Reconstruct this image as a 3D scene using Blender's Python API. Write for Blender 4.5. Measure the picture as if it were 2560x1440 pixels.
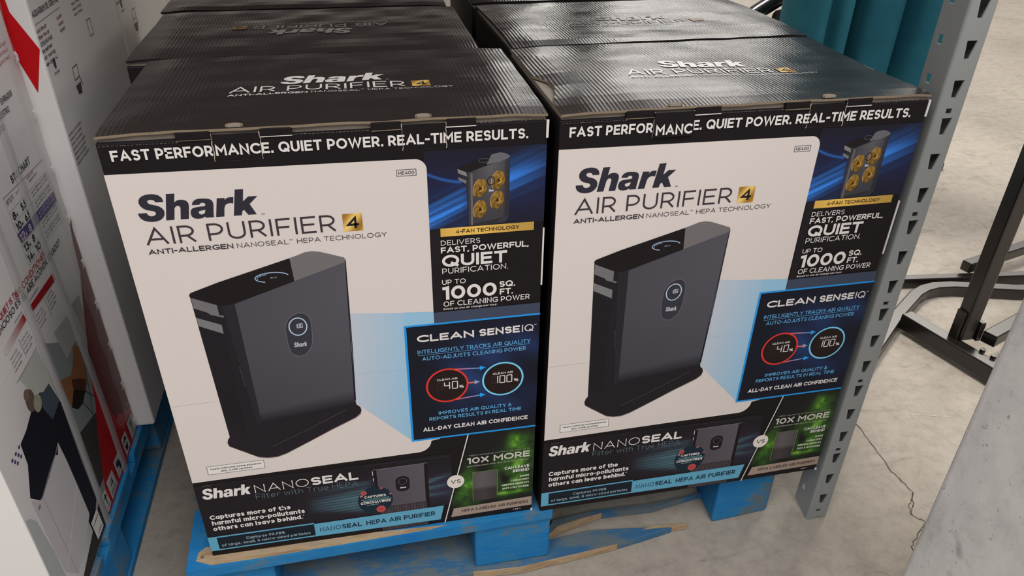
import bpy, math, random
from mathutils import Vector, Matrix, noise
from mathutils.geometry import tessellate_polygon
S = bpy.context.scene
for o in list(bpy.data.objects): bpy.data.objects.remove(o, do_unlink=True)
random.seed(7)
PT = 0.14                     # pallet top above the floor
BW, BD, BH = 0.5, 0.2966, 0.6697   # purifier carton
R = math.radians
# ------------------------------------------------ camera
cam_d = bpy.data.cameras.new('camera'); cam = bpy.data.objects.new('camera', cam_d)
S.collection.objects.link(cam); S.camera = cam
cam_d.sensor_width = 36; cam_d.lens = 1897.77/2560*36; cam_d.clip_start = 0.02
cam.matrix_world = Matrix(((0.97990139, 0.09081453, -0.1776119, 0.27939512),
    (-0.19881733, 0.5172624, -0.83241292, -0.84457121),
    (0.01627677, 0.8509949, 0.52492165, 0.96629525+PT), (0, 0, 0, 1)))
# ------------------------------------------------ world and lights
W = bpy.data.worlds.new('warehouse_air'); S.world = W; W.use_nodes = True
W.node_tree.nodes['Background'].inputs[0].default_value = (1.0, 0.98, 0.965, 1)
W.node_tree.nodes['Background'].inputs[1].default_value = 0.22
def area(name, loc, aim, sx, sy, power, col=(1, 0.93, 0.86)):
    d = bpy.data.lights.new(name, 'AREA'); d.shape = 'RECTANGLE'; d.size = sx; d.size_y = sy
    d.energy = power; d.color = col
    o = bpy.data.objects.new(name, d); S.collection.objects.link(o); o.location = loc
    o.rotation_euler = (Vector(aim)-Vector(loc)).to_track_quat('-Z', 'Y').to_euler()
    return o
area('high_bay_and_fill_lamp', (1.3, -3.5, 4.8), (0.4, 0.0, 0.3), 2.2, 3.0, 130, (1, 0.985, 0.98))
area('high_bay_and_fill_lamp', (3.4, -2.4, 4.8), (-0.1, 0.2, 0.5), 1.6, 2.4, 78, (1, 0.985, 0.98))  # added fill from front right for the wrapped cartons' side faces
area('high_bay_and_fill_lamp', (-2.2, -3.0, 4.8), (1.2, 0.0, 0.3), 2.0, 3.0, 125, (1, 0.985, 0.98))  # added fill from the left to brighten the column
area('high_bay_and_fill_lamp', (5.6, 4.6, 5.0), (3.6, 3.6, 0), 2.0, 4.0, 150, (1, 0.93, 0.83))
area('high_bay_and_fill_lamp', (9.4, 7.4, 5.2), (9.4, 7.4, 0), 5.0, 2.6, 85, (1, 0.93, 0.85))
for x_, w_, p_ in ((4.3, .7, 230), (6.4, .8, 300), (9.0, 1.0, 300), (1.9, .6, 100)):
    area('lid_streak_lamp', (x_, 16.5, 5.4), (x_, 16.5, 0), w_, 15.0, p_, (1, 0.95, 0.9))  # unseen rows added to streak the lids with reflections
area('high_bay_and_fill_lamp', (0.3, 1.55, 5.2), (0.2, 2.0, 0.6), 1.2, 1.2, 230, (1, 0.95, 0.9))  # added fill on the backdrop that the rear lids reflect
S.view_settings.view_transform = 'Standard'; S.view_settings.look = 'None'
S.view_settings.exposure = 0.0; S.view_settings.gamma = 1.0
try: S.view_settings.use_curve_mapping = False
except Exception: pass
# ------------------------------------------------ helpers
def lin(c): return tuple(((x/255+0.055)/1.055)**2.4 if x > 10 else x/255/12.92 for x in c)
ILL = 0.82
def ink(r, g, b): return tuple(min(0.92, x/ILL) for x in lin((r, g, b)))
def mat(name, col=(0.5, 0.5, 0.5), rough=0.5, metal=0.0, spec=0.5, coat=0.0):
    m = bpy.data.materials.new(name); m.use_nodes = True
    b = m.node_tree.nodes['Principled BSDF']
    b.inputs['Base Color'].default_value = (*col, 1); b.inputs['Roughness'].default_value = rough
    b.inputs['Metallic'].default_value = metal; b.inputs['Specular IOR Level'].default_value = spec
    b.inputs['Coat Weight'].default_value = coat
    return m
def N(m, t, **kw):
    n = m.node_tree.nodes.new(t)
    for k, v in kw.items(): setattr(n, k, v)
    return n
def L(m, a, b): m.node_tree.links.new(a, b)
def bsdf(m): return m.node_tree.nodes['Principled BSDF']
def ramp(m, stops):
    r = N(m, 'ShaderNodeValToRGB'); e = r.color_ramp.elements
    while len(e) < len(stops): e.new(0.5)
    for k, (p, c) in enumerate(stops): e[k].position = p; e[k].color = (*c, 1)
    return r
def coords(m, scale=(1, 1, 1), kind='Object'):
    tc = N(m, 'ShaderNodeTexCoord'); mp = N(m, 'ShaderNodeMapping')
    mp.inputs['Scale'].default_value = scale; L(m, tc.outputs[kind], mp.inputs[0]); return mp.outputs[0]
def noise_tex(m, vec, scale, detail=6, rough=0.6, dist=0.0):
    n = N(m, 'ShaderNodeTexNoise'); n.inputs['Scale'].default_value = scale; n.inputs['Detail'].default_value = detail
    n.inputs['Roughness'].default_value = rough; n.inputs['Distortion'].default_value = dist
    L(m, vec, n.inputs['Vector']); return n.outputs['Fac']
def bump(m, h, strength=0.3, dist=0.002):
    b = N(m, 'ShaderNodeBump'); b.inputs['Strength'].default_value = strength; b.inputs['Distance'].default_value = dist
    L(m, h, b.inputs['Height']); L(m, b.outputs[0], bsdf(m).inputs['Normal']); return b
def mixc(m, fac, a, b, mode='MIX'):
    n = N(m, 'ShaderNodeMix', data_type='RGBA', blend_type=mode)
    if isinstance(fac, float): n.inputs[0].default_value = fac
    else: L(m, fac, n.inputs[0])
    for k, v in ((6, a), (7, b)):
        if isinstance(v, tuple): n.inputs[k].default_value = (*v, 1)
        else: L(m, v, n.inputs[k])
    return n.outputs[2]
# ------------------------------------------------ mesh builder
class MB:
    def __init__(s): s.v = []; s.f = []; s.mi = []
    def add(s, vs, fs, mi=0):
        b = len(s.v); s.v += [tuple(v) for v in vs]; s.f += [tuple(i+b for i in f) for f in fs]; s.mi += [mi]*len(fs)
    def box(s, x0, x1, y0, y1, z0, z1, M=None, mi=0, jit=0.0):
        vs = [Vector((x, y, z)) for z in (z0, z1) for y in (y0, y1) for x in (x0, x1)]
        if jit: vs = [v+Vector([random.uniform(-jit, jit) for _ in range(3)]) for v in vs]
        if M: vs = [M @ v for v in vs]
        s.add(vs, [(0, 2, 3, 1), (4, 5, 7, 6), (0, 1, 5, 4), (2, 6, 7, 3), (0, 4, 6, 2), (1, 3, 7, 5)], mi)
    def prism(s, pts, axis, a, b, mi=0, holes=()):
        # pts 2D polygon, extruded along axis from a to b
        def P(q, t): return {'x': (t, q[0], q[1]), 'y': (q[0], t, q[1]), 'z': (q[0], q[1], t)}[axis]
        loops = [list(pts)]+[list(h) for h in holes]
        tri = tessellate_polygon([[Vector((q[0], q[1], 0)) for q in l] for l in loops])
        flat = [q for l in loops for q in l]; n = len(flat)
        s.add([P(q, a) for q in flat]+[P(q, b) for q in flat],
              [tuple(t) for t in tri]+[tuple(i+n for i in reversed(t)) for t in tri]
              + [f for f in walls(loops, n)], mi)
    def tube(s, pts, rad, n=10, mi=0, caps=True):
        pts = [Vector(p) for p in pts]; rings = []
        for i, p in enumerate(pts):
            t = (pts[min(i+1, len(pts)-1)]-pts[max(i-1, 0)]).normalized()
            u = t.orthogonal().normalized() if i == 0 else (u-t*u.dot(t)).normalized()
            w = t.cross(u); r = rad[i] if isinstance(rad, (list, tuple)) else rad
            rings.append([p+u*math.cos(2*math.pi*k/n)*r+w*math.sin(2*math.pi*k/n)*r for k in range(n)])
        vs = [v for g in rings for v in g]; fs = []
        for i in range(len(pts)-1):
            for k in range(n): fs.append((i*n+k, i*n+(k+1) % n, (i+1)*n+(k+1) % n, (i+1)*n+k))
        if caps: fs += [tuple(reversed(range(n))), tuple((len(pts)-1)*n+k for k in range(n))]
        s.add(vs, fs, mi)
    def build(s, name, mats, parent=None, smooth=False, bev=0.0, seg=2):
        me = bpy.data.meshes.new(name); me.from_pydata(s.v, [], s.f)
        for m in (mats if isinstance(mats, (list, tuple)) else [mats]): me.materials.append(m)
        me.polygons.foreach_set('material_index', s.mi); me.update()
        import bmesh
        bm = bmesh.new(); bm.from_mesh(me); bmesh.ops.recalc_face_normals(bm, faces=bm.faces); bm.to_mesh(me); bm.free()
        if smooth: me.polygons.foreach_set('use_smooth', [True]*len(me.polygons))
        o = bpy.data.objects.new(name, me); S.collection.objects.link(o)
        if parent: o.parent = parent
        if bev:
            b = o.modifiers.new('bevel', 'BEVEL'); b.width = bev; b.segments = seg; b.limit_method = 'ANGLE'
        return o
def walls(loops, n):
    fs = []; st = 0
    for l in loops:
        m = len(l)
        for i in range(m): a, b = st+i, st+(i+1) % m; fs.append((a, b, b+n, a+n))
        st += m
    return fs
def tag(o, label=None, cat=None, group=None, kind=None):
    if label: o['label'] = label
    if cat: o['category'] = cat
    if group: o['group'] = group
    if kind: o['kind'] = kind
    return o
def thing(name, label, cat, loc=(0, 0, 0), rz=0.0, group=None):
    o = bpy.data.objects.new(name, None); S.collection.objects.link(o); o.location = loc; o.rotation_euler = (0, 0, rz)
    o.empty_display_size = 0.05
    return tag(o, label, cat, group)
def copy_part(src, parent):
    c = src.copy(); S.collection.objects.link(c); c.parent = parent; return c
# ------------------------------------------------ stroke font (cap height 1, skeletons)
def arc(cx, cy, rx, ry, a0, a1, n=10):
    return [(cx+rx*math.cos(R(a0+(a1-a0)*i/n)), cy+ry*math.sin(R(a0+(a1-a0)*i/n))) for i in range(n+1)]
def bowl(x0, y0, y1, w): # D-like bowl starting/ending at stem x0
    r = (y1-y0)/2; k = max(0.0, w-r); c = (y0+y1)/2
    return [(x0, y1)]+arc(x0+k, c, w-k, r, 90, -90, 12)+[(x0, y0)]
def ell(cx, cy, rx, ry, n=24): return arc(cx, cy, rx, ry, 90, -270, n)
G = {}
def g(ch, w, *st): G[ch] = (w, st)
g('A', .8, [(0, 0), (.4, 1), (.8, 0)], [(.2, .3), (.6, .3)])
g('B', .56, bowl(0, .53, 1, .48), bowl(0, 0, .53, .56), [(0, 0), (0, 1)])
g('C', .74, arc(.46, .5, .46, .5, 48, 312, 18))
g('D', .7, bowl(0, 0, 1, .7), [(0, 0), (0, 1)])
g('E', .54, [(.54, 1), (0, 1), (0, 0), (.54, 0)], [(0, .52), (.48, .52)])
g('F', .52, [(.52, 1), (0, 1), (0, 0)], [(0, .48), (.46, .48)])
g('G', .78, arc(.46, .5, .46, .5, 48, 325, 18)+[(.78, .44), (.48, .44)])
g('H', .66, [(0, 0), (0, 1)], [(.66, 0), (.66, 1)], [(0, .52), (.66, .52)])
g('I', .0, [(0, 0), (0, 1)])
g('J', .42, [(.42, 1), (.42, .25)]+arc(.2, .25, .22, .25, 0, -140, 8))
g('K', .64, [(0, 0), (0, 1)], [(.62, 1), (0, .36)], [(.24, .6), (.64, 0)])
g('L', .5, [(0, 1), (0, 0), (.5, 0)])
g('M', .8, [(0, 0), (0, 1), (.4, .4), (.8, 1), (.8, 0)])
g('N', .66, [(0, 0), (0, 1), (.66, 0), (.66, 1)])
g('O', .86, ell(.43, .5, .43, .5))
g('P', .56, bowl(0, .36, 1, .56), [(0, 0), (0, 1)])
g('Q', .86, ell(.43, .5, .43, .5), [(.5, .26), (.84, -.02)])
g('R', .58, bowl(0, .4, 1, .56), [(0, 0), (0, 1)], [(.3, .4), (.58, 0)])
g('S', .56, [(.53, .84)]+arc(.28, .75, .26, .25, 38, 250, 12)+[(.3, .5)]+arc(.29, .26, .27, .26, 70, -142, 12))
g('T', .62, [(0, 1), (.62, 1)], [(.31, 1), (.31, 0)])
g('U', .64, [(0, 1), (0, .34)]+arc(.32, .34, .32, .34, 180, 360, 14)+[(.64, 1)])
g('V', .76, [(0, 1), (.38, 0), (.76, 1)])
g('W', 1.12, [(0, 1), (.28, 0), (.56, 1), (.84, 0), (1.12, 1)])
g('X', .66, [(0, 1), (.66, 0)], [(0, 0), (.66, 1)])
g('Y', .68, [(0, 1), (.34, .45), (.68, 1)], [(.34, .45), (.34, 0)])
g('Z', .6, [(0, 1), (.6, 1), (0, 0), (.6, 0)])
g('0', .64, ell(.32, .5, .32, .5)); g('1', .2, [(0, .95), (.2, 1), (.2, 0)])
g('2', .54, arc(.27, .73, .26, .27, 165, -35, 10)+[(0, 0), (.54, 0)])
g('3', .52, [(0, 1), (.5, 1), (.22, .6)]+arc(.24, .3, .28, .3, 80, -145, 10))
g('4', .62, [(.48, 0), (.48, 1), (0, .26), (.62, .26)])
g('5', .52, [(.48, 1), (.06, 1), (.03, .56)]+arc(.24, .31, .28, .31, 110, -140, 10))
g('6', .56, [(.42, 1), (.06, .5)], ell(.28, .31, .28, .31))
g('8', .54, ell(.27, .76, .22, .24), ell(.27, .27, .27, .27))
g('9', .56, [(.14, 0), (.5, .5)], ell(.28, .69, .28, .31))
g('%', .8, ell(.16, .78, .16, .22, 12), ell(.64, .22, .16, .22, 12), [(.66, 1), (.14, 0)])
g('&', .66, [(.66, 0), (.1, .68)]+arc(.27, .82, .17, .18, 200, -20, 8)+[(.1, .42)]+arc(.25, .22, .25, .22, 130, 330, 8)+[(.62, .5)])
g('.', .0, [(0, 0), (0, .02)]); g(',', .0, [(0, .02), (-.06, -.16)]); g('-', .26, [(0, .44), (.26, .44)])
g(':', .0, [(0, 0), (0, .02)], [(0, .52), (0, .54)]); g("'", 0, [(0, 1), (0, .8)]); g(';', 0, [(0, .02), (-.06, -.16)])
g('?', .44, arc(.22, .76, .22, .24, 160, -60, 8)+[(.22, .3)], [(.22, 0), (.22, .02)])
X_ = .7
def la(cx=.27, r=.27): return ell(cx, X_/2, r, X_/2, 18)
g('a', .5, ell(.25, X_/2, .25, X_/2, 18), [(.5, X_), (.5, 0)]); g('b', .54, la(), [(0, 1), (0, 0)])
g('c', .48, arc(.27, X_/2, .27, X_/2, 45, 315, 14)); g('d', .54, la(), [(.54, 1), (.54, 0)])
g('e', .54, [(.02, X_/2), (.54, X_/2)]+arc(.27, X_/2, .27, X_/2, 0, 310, 16))
g('f', .32, [(.32, 1), (.2, 1), (.12, .88), (.12, 0)], [(0, X_), (.3, X_)])
g('g', .54, la(), [(.54, X_), (.54, -.1)]+arc(.27, -.1, .27, .2, 0, -150, 8))
g('h', .5, [(0, 1), (0, 0)], [(0, .4)]+arc(.25, .42, .25, .28, 180, 0, 10)+[(.5, 0)])
g('i', .0, [(0, 0), (0, X_)], [(0, .95), (0, .99)]); g('k', .46, [(0, 0), (0, 1)], [(.44, X_), (0, .25)], [(.16, .4), (.46, 0)])
g('l', .0, [(0, 0), (0, 1)])
g('m', .84, [(0, X_), (0, 0)], [(0, .4)]+arc(.21, .44, .21, .26, 180, 0, 8)+[(.42, 0)], [(.42, .4)]+arc(.63, .44, .21, .26, 180, 0, 8)+[(.84, 0)])
g('n', .48, [(0, X_), (0, 0)], [(0, .4)]+arc(.24, .42, .24, .28, 180, 0, 10)+[(.48, 0)])
g('o', .56, ell(.28, X_/2, .28, X_/2, 18)); g('p', .54, la(), [(0, X_), (0, -.3)])
g('r', .3, [(0, X_), (0, 0)], [(0, .42)]+arc(.26, .42, .26, .28, 180, 80, 6)); g('s', .42, arc(.21, .52, .19, .17, 40, 250, 8)+arc(.21, .17, .21, .17, 70, -140, 8))
g('t', .32, [(.12, .95), (.12, .12), (.22, 0), (.32, 0)], [(0, X_), (.32, X_)])
g('u', .48, [(0, X_), (0, .28)]+arc(.24, .28, .24, .28, 180, 360, 10)+[(.48, X_)], [(.48, .3), (.48, 0)])
g('v', .5, [(0, X_), (.25, 0), (.5, X_)]); g('w', .76, [(0, X_), (.19, 0), (.38, X_), (.57, 0), (.76, X_)])
g('z', .44, [(0, X_), (.44, X_), (0, 0), (.44, 0)]); g('y', .5, [(0, X_), (.25, 0)], [(.5, X_), (.16, -.3)])
g('q', .54, la(), [(.54, X_), (.54, -.3)]); g('j', .1, [(.1, X_), (.1, -.15), (0, -.28)]); g('x', .46, [(0, X_), (.46, 0)], [(0, 0), (.46, X_)])
g('7', .5, [(0, 1), (.5, 1), (.14, 0)])
g('+', .6, [(.3, 0), (.3, 1)], [(0, .5), (.6, .5)])
SPACE = .30
SHARK = {'S': [(54.2,78.5),(53.6,73.4),(50.7,70.1),(46.4,68.4),(42.4,67.9),(37.6,68.3),(33.2,69.8),(30.0,72.3),(28.4,75.3),(28.0,78.0),(28.8,81.5),(31.0,84.8),(34.6,87.2),(38.5,88.3),(41.9,89.3),(43.4,91.0),(43.3,93.0),(41.9,94.5),(39.7,95.3),(37.3,95.3),(35.2,94.2),(34.1,92.3),(33.8,90.9),(24.5,90.9),(24.8,94.0),(26.1,97.3),(28.8,100.0),(32.6,101.7),(37.2,102.5),(42.1,102.2),(46.6,100.8),(50.2,97.9),(52.3,94.2),(52.8,89.7),(51.2,86.0),(47.9,83.3),(43.5,81.6),(39.7,80.4),(37.7,78.7),(37.3,76.6),(38.8,75.0),(41.5,74.8),(44.0,75.4),(45.2,76.9),(45.5,78.2)],
'h': [(58.8,69.0),(67.8,69.1),(65.5,80.2),(68.1,78.0),(71.8,77.1),(75.3,77.4),(78.4,78.8),(80.2,81.7),(80.2,85.5),(77.1,101.9),(68.2,101.7),(70.8,87.6),(70.2,85.1),(68.6,84.3),(66.4,84.8),(64.4,87.1),(61.4,101.8),(52.5,101.8)],
'a': [(83.5,84.8),(85.1,81.0),(88.0,78.5),(92.1,77.4),(97.5,77.5),(102.8,78.4),(105.8,80.2),(107.0,83.8),(106.6,87.6),(105.0,97.4),(104.7,101.9),(95.7,101.9),(95.2,100.2),(92.3,102.1),(87.3,102.6),(83.2,101.7),(80.7,99.0),(80.3,95.1),(81.0,91.9),(82.9,89.3),(85.9,88.1),(90.2,87.6),(95.7,87.3),(97.7,86.6),(98.3,84.9),(97.4,83.2),(95.4,82.7),(93.2,83.1),(91.6,85.0)],
'r': [(111.8,78.4),(120.4,78.7),(120.0,81.6),(122.1,79.1),(125.3,78.1),(130.1,78.2),(128.6,86.2),(125.3,85.4),(121.8,86.0),(119.4,87.9),(118.0,91.4),(116.1,102.0),(107.0,102.0)],
'k': [(133.0,69.0),(142.2,69.0),(139.6,84.6),(146.1,78.7),(156.4,78.8),(146.4,88.3),(152.3,102.0),(142.9,102.0),(139.1,95.2),(136.8,97.1),(135.6,102.0),(126.7,102.0)]}
SHARK_HOLE = [(97.0,91.8),(92.9,92.3),(90.1,93.0),(89.1,94.7),(89.7,96.5),(91.6,97.5),(94.2,97.1),(96.0,95.3)]
# ------------------------------------------------ printed art (flat print with per-vertex ink)
class Art:
    """2D drawing in millimetres, u to the right, v down; becomes one flat printed mesh."""
    def __init__(s, name, base=0): s.name = name; s.v = []; s.f = []; s.c = []; s.l = base; s.tf = None; s.m = 0.0
    def raw(s, pts, faces, cols):
        b = len(s.v)
        if s.tf: pts = [s.tf(*p) for p in pts]
        s.m += .02; mic = (int(s.m*50) % 40)*.02     # microscopic stacking so overlapping shapes never coincide
        s.v += [(p[0], p[1], s.l+mic) for p in pts]; s.f += [tuple(i+b for i in f) for f in faces]
        s.c += cols if isinstance(cols, list) else [cols]*len(pts)
    def up(s, n=1): s.l += n; s.m = 0.0 if n else s.m; return s
    def poly(s, pts, col, hole=None):
        loops = [pts]+([hole] if hole else [])
        tri = tessellate_polygon([[Vector((*p, 0)) for p in l] for l in loops])
        s.raw([p for l in loops for p in l], [tuple(t) for t in tri], col)
    def rect(s, u0, u1, v0, v1, col): s.raw([(u0, v0), (u1, v0), (u1, v1), (u0, v1)], [(0, 1, 2, 3)], col)
    def ell(s, cu, cv, ru, rv, col, n=32): s.raw(arc(cu, cv, ru, rv, 0, 360, n)[:-1], [tuple(range(n))], col)
    def ring(s, cu, cv, ru, rv, w, col, a0=0, a1=360, n=40):
        s.stroke(arc(cu, cv, ru, rv, a0, a1, n), w, col)
    def stroke(s, pts, w, col, ext=0.0):
        q = []
        for p in pts:
            if not q or math.hypot(p[0]-q[-1][0], p[1]-q[-1][1]) > 1e-6: q.append(p)
        if len(q) < 2: return
        closed = math.hypot(q[0][0]-q[-1][0], q[0][1]-q[-1][1]) < 1e-4
        if closed: q = q[:-1]
        elif ext:
            for e, f in ((0, 1), (-1, -2)):
                d = Vector((q[e][0]-q[f][0], q[e][1]-q[f][1])).normalized(); x = ext*(1 if abs(d.x) < .25 or abs(d.y) < .25 else .8*max(abs(d.x), abs(d.y))); q[e] = (q[e][0]+d.x*x, q[e][1]+d.y*x)
        n = len(q); h = w/2; vs = []
        for i in range(n):
            a = q[i-1] if (i or closed) else None; b = q[(i+1) % n] if (i < n-1 or closed) else None
            d0 = Vector((q[i][0]-a[0], q[i][1]-a[1])).normalized() if a else None
            d1 = Vector((b[0]-q[i][0], b[1]-q[i][1])).normalized() if b else None
            d0 = d0 or d1; d1 = d1 or d0
            t = d0+d1
            if t.length < 0.2: t = d1
            t = t.normalized(); nn = Vector((-t.y, t.x)); k = nn.dot(Vector((-d1.y, d1.x)))
            m = h/max(abs(k), 0.5)
            vs += [(q[i][0]+nn.x*m, q[i][1]+nn.y*m), (q[i][0]-nn.x*m, q[i][1]-nn.y*m)]
        fs = [(2*i, 2*i+1, 2*i+3, 2*i+2) for i in range(n-1)]
        if closed: fs.append((2*n-2, 2*n-1, 1, 0))
        s.raw(vs, fs, col if not isinstance(col, list) else [c for c in col for _ in (0, 1)])
    def line(s, u0, v0, u1, v1, w, col): s.stroke([(u0, v0), (u1, v1)], w, col)
    def text(s, t, u0, u1, base, cap, wt, col, slant=0.0, gap=None, rise=0.0):
        if wt > .2: wt = .2+(wt-.2)*.4
        if gap is None: gap = .24-.62*wt
        n = sum(1 if c != ' ' else .45 for c in t); tot = 0.0
        for k, c in enumerate(t):
            tot += SPACE if c == ' ' else G[c][0]+(gap if k < len(t)-1 else 0)
        sx = (u1-u0-n*wt*cap)/tot; u = u0; ys = cap*(1-wt)
        for c in t:
            if c == ' ': u += SPACE*sx+.45*wt*cap; continue
            w, sts = G[c]
            for st in sts:
                pts = []
                for x, y in st:
                    yy = wt*cap/2+y*ys; xx = u+wt*cap/2+x*sx
                    pts.append((xx+slant*yy, base-yy-rise*(xx-u0)))
                s.stroke(pts, wt*cap, col, wt*cap/2)
            u += (w+gap)*sx+wt*cap
    def shark(s, u0, u1, v0, v1, col):
        def f(p): return (u0+(p[0]-24.5)/131.9*(u1-u0), v0+(p[1]-67.9)/34.7*(v1-v0))
        for k, pts in SHARK.items(): s.poly([f(p) for p in pts], col, [f(p) for p in SHARK_HOLE] if k == 'a' else None)
    def grid(s, u0, u1, v0, v1, nu, nv, fn, inside=None):
        pts = [(u0+(u1-u0)*i/nu, v0+(v1-v0)*j/nv) for j in range(nv+1) for i in range(nu+1)]
        fs = []
        for j in range(nv):
            for i in range(nu):
                a = j*(nu+1)+i
                if inside and not inside(u0+(u1-u0)*(i+.5)/nu, v0+(v1-v0)*(j+.5)/nv): continue
                fs.append((a, a+1, a+nu+2, a+nu+1))
        s.raw(pts, fs, [fn(*p) for p in pts])
    def build(s, parent, place, mt, label=None):
        me = bpy.data.meshes.new(s.name); me.from_pydata([place(*v) for v in s.v], [], s.f)
        ca = me.color_attributes.new('ink', 'FLOAT_COLOR', 'POINT')
        ca.data.foreach_set('color', [x for c in s.c for x in (*c[:3], 1.0)])
        me.materials.append(mt); me.update()
        o = bpy.data.objects.new(s.name, me); S.collection.objects.link(o); o.parent = parent
        if label: o['label'] = label
        return o
def print_mat(name, rough, spec=0.4):
    m = mat(name, rough=rough, spec=spec)
    a = N(m, 'ShaderNodeAttribute', attribute_name='ink'); L(m, a.outputs['Color'], bsdf(m).inputs['Base Color'])
    return m
# ------------------------------------------------ materials
M_print = print_mat('printed_board', 0.5, 0.12)
M_print_ac = print_mat('printed_board_under_film', 0.35, 0.15)
M_board = mat('black_print', ink(26, 22, 24), 0.5, spec=0.12)
# lid: black gloss print over corrugated board
M_lid = mat('glossy_black_lid', (0.022, 0.018, 0.018), 0.3, spec=0.55)
v = coords(M_lid, (1, 1, 1))
wv = N(M_lid, 'ShaderNodeTexWave', wave_type='BANDS', bands_direction='X'); wv.inputs['Scale'].default_value = 60.0
wv.inputs['Distortion'].default_value = 0.0; L(M_lid, v, wv.inputs['Vector'])
n1 = noise_tex(M_lid, coords(M_lid, (2.2, 9, 1)), 3.0, 4)
mm = N(M_lid, 'ShaderNodeMath', operation='MULTIPLY'); L(M_lid, wv.outputs['Fac'], mm.inputs[0]); L(M_lid, n1, mm.inputs[1])
n2 = noise_tex(M_lid, v, 9.0, 3)
ad = N(M_lid, 'ShaderNodeMath', operation='MULTIPLY_ADD'); L(M_lid, n2, ad.inputs[0]); ad.inputs[1].default_value = 1.0; L(M_lid, mm.outputs[0], ad.inputs[2])
bump(M_lid, ad.outputs[0], 0.42, 0.0006)
rr = ramp(M_lid, [(0.3, (0.17,)*3), (0.7, (0.27,)*3)]); L(M_lid, n1, rr.inputs[0]); L(M_lid, rr.outputs[0], bsdf(M_lid).inputs['Roughness'])
M_lidprint = print_mat('lid_print', 0.3, 0.4)
M_kraft = mat('raw_corrugated_edge', (0.23, 0.18, 0.125), 0.85, spec=0.1)
bump(M_kraft, noise_tex(M_kraft, coords(M_kraft), 400, 2), 0.6, 0.001)
M_flap = mat('pale_inner_flap', (0.27, 0.235, 0.20), 0.8, spec=0.1)
# blue pallet paint
def paint_wood(name, wear=0.52, dirt=(0.12, 0.17, 0.2), k=1.0, g_=0.0):
    m = mat(name, rough=0.7, spec=0.25)
    vec = coords(m, (3, 22, 22)); big = noise_tex(m, coords(m, (1, 1, 1)), 9, 8, 0.65)
    fine = noise_tex(m, vec, 7, 8, 0.7)
    a = N(m, 'ShaderNodeMath', operation='MULTIPLY_ADD'); L(m, fine, a.inputs[0]); a.inputs[1].default_value = 0.45; L(m, big, a.inputs[2])
    r = ramp(m, [(p_, tuple(c_*k+g_ for c_ in cc_)) for p_, cc_ in ((0.0, (0.004, 0.085, 0.28)), (wear+.02, (0.007, 0.16, 0.46)), (wear+.24, (0.02, 0.20, 0.44)))]+[(wear+.33, dirt)])
    L(m, a.outputs[0], r.inputs[0]); L(m, r.outputs[0], bsdf(m).inputs['Base Color']); bump(m, fine, 0.5, 0.002)
    return m
M_blue = paint_wood('blue_pallet_paint'); M_blue2 = paint_wood('scuffed_blue_paint', 0.42, (0.13, 0.17, 0.19), 0.55, 0.035)
M_wood = mat('bare_pine', rough=0.8, spec=0.15)
r = ramp(M_wood, [(0.3, (0.27, 0.17, 0.09)), (0.55, (0.46, 0.33, 0.2)), (0.75, (0.2, 0.22, 0.2))])
L(M_wood, noise_tex(M_wood, coords(M_wood, (3, 26, 26)), 5, 6), r.inputs[0]); L(M_wood, r.outputs[0], bsdf(M_wood).inputs['Base Color'])
# concrete
M_floor = mat('sealed_concrete', rough=0.5, spec=0.2)
vec = coords(M_floor, (1, 1, 1))
a1 = noise_tex(M_floor, vec, 1.3, 8, 0.6, 0.4); a2 = noise_tex(M_floor, vec, 30, 10, 0.78)
r1 = ramp(M_floor, [(0.30, (0.35, 0.31, 0.262)), (0.5, (0.43, 0.382, 0.325)), (0.72, (0.49, 0.436, 0.368))]); L(M_floor, a1, r1.inputs[0])
r2 = ramp(M_floor, [(0.30, (0.72, 0.71, 0.7)), (0.5, (0.93, 0.93, 0.93)), (0.68, (1.05, 1.04, 1.02))]); L(M_floor, a2, r2.inputs[0])
c1 = mixc(M_floor, 1.0, r1.outputs[0], r2.outputs[0], 'MULTIPLY')
vo = noise_tex(M_floor, coords(M_floor, (1, 2.2, 1)), 5.5, 12, 0.78, 1.5)
r3 = ramp(M_floor, [(0.33, (0.42, 0.40, 0.39)), (0.42, (0.88, 0.88, 0.88)), (0.5, (1, 1, 1))]); L(M_floor, vo, r3.inputs[0])
c2 = mixc(M_floor, 0.65, c1, r3.outputs[0], 'MULTIPLY'); L(M_floor, c2, bsdf(M_floor).inputs['Base Color'])
bump(M_floor, a2, 0.12, 0.001)
rq = ramp(M_floor, [(0.3, (0.62,)*3), (0.7, (0.42,)*3)]); L(M_floor, a1, rq.inputs[0]); L(M_floor, rq.outputs[0], bsdf(M_floor).inputs['Roughness'])
M_crack = mat('dark_crack', (0.16, 0.12, 0.085), 0.9, spec=0.1)
M_chalk = mat('pale_scratch', (0.6, 0.55, 0.48), 0.9, spec=0.1)
M_steel = mat('grey_rack_enamel', (0.27, 0.285, 0.285), 0.42, metal=0.0, spec=0.5)
M_dark = mat('black_bench_enamel', (0.010, 0.008, 0.007), 0.25, spec=0.7)
M_rubber = mat('black_rubber', (0.012, 0.012, 0.012), 0.7)
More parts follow.
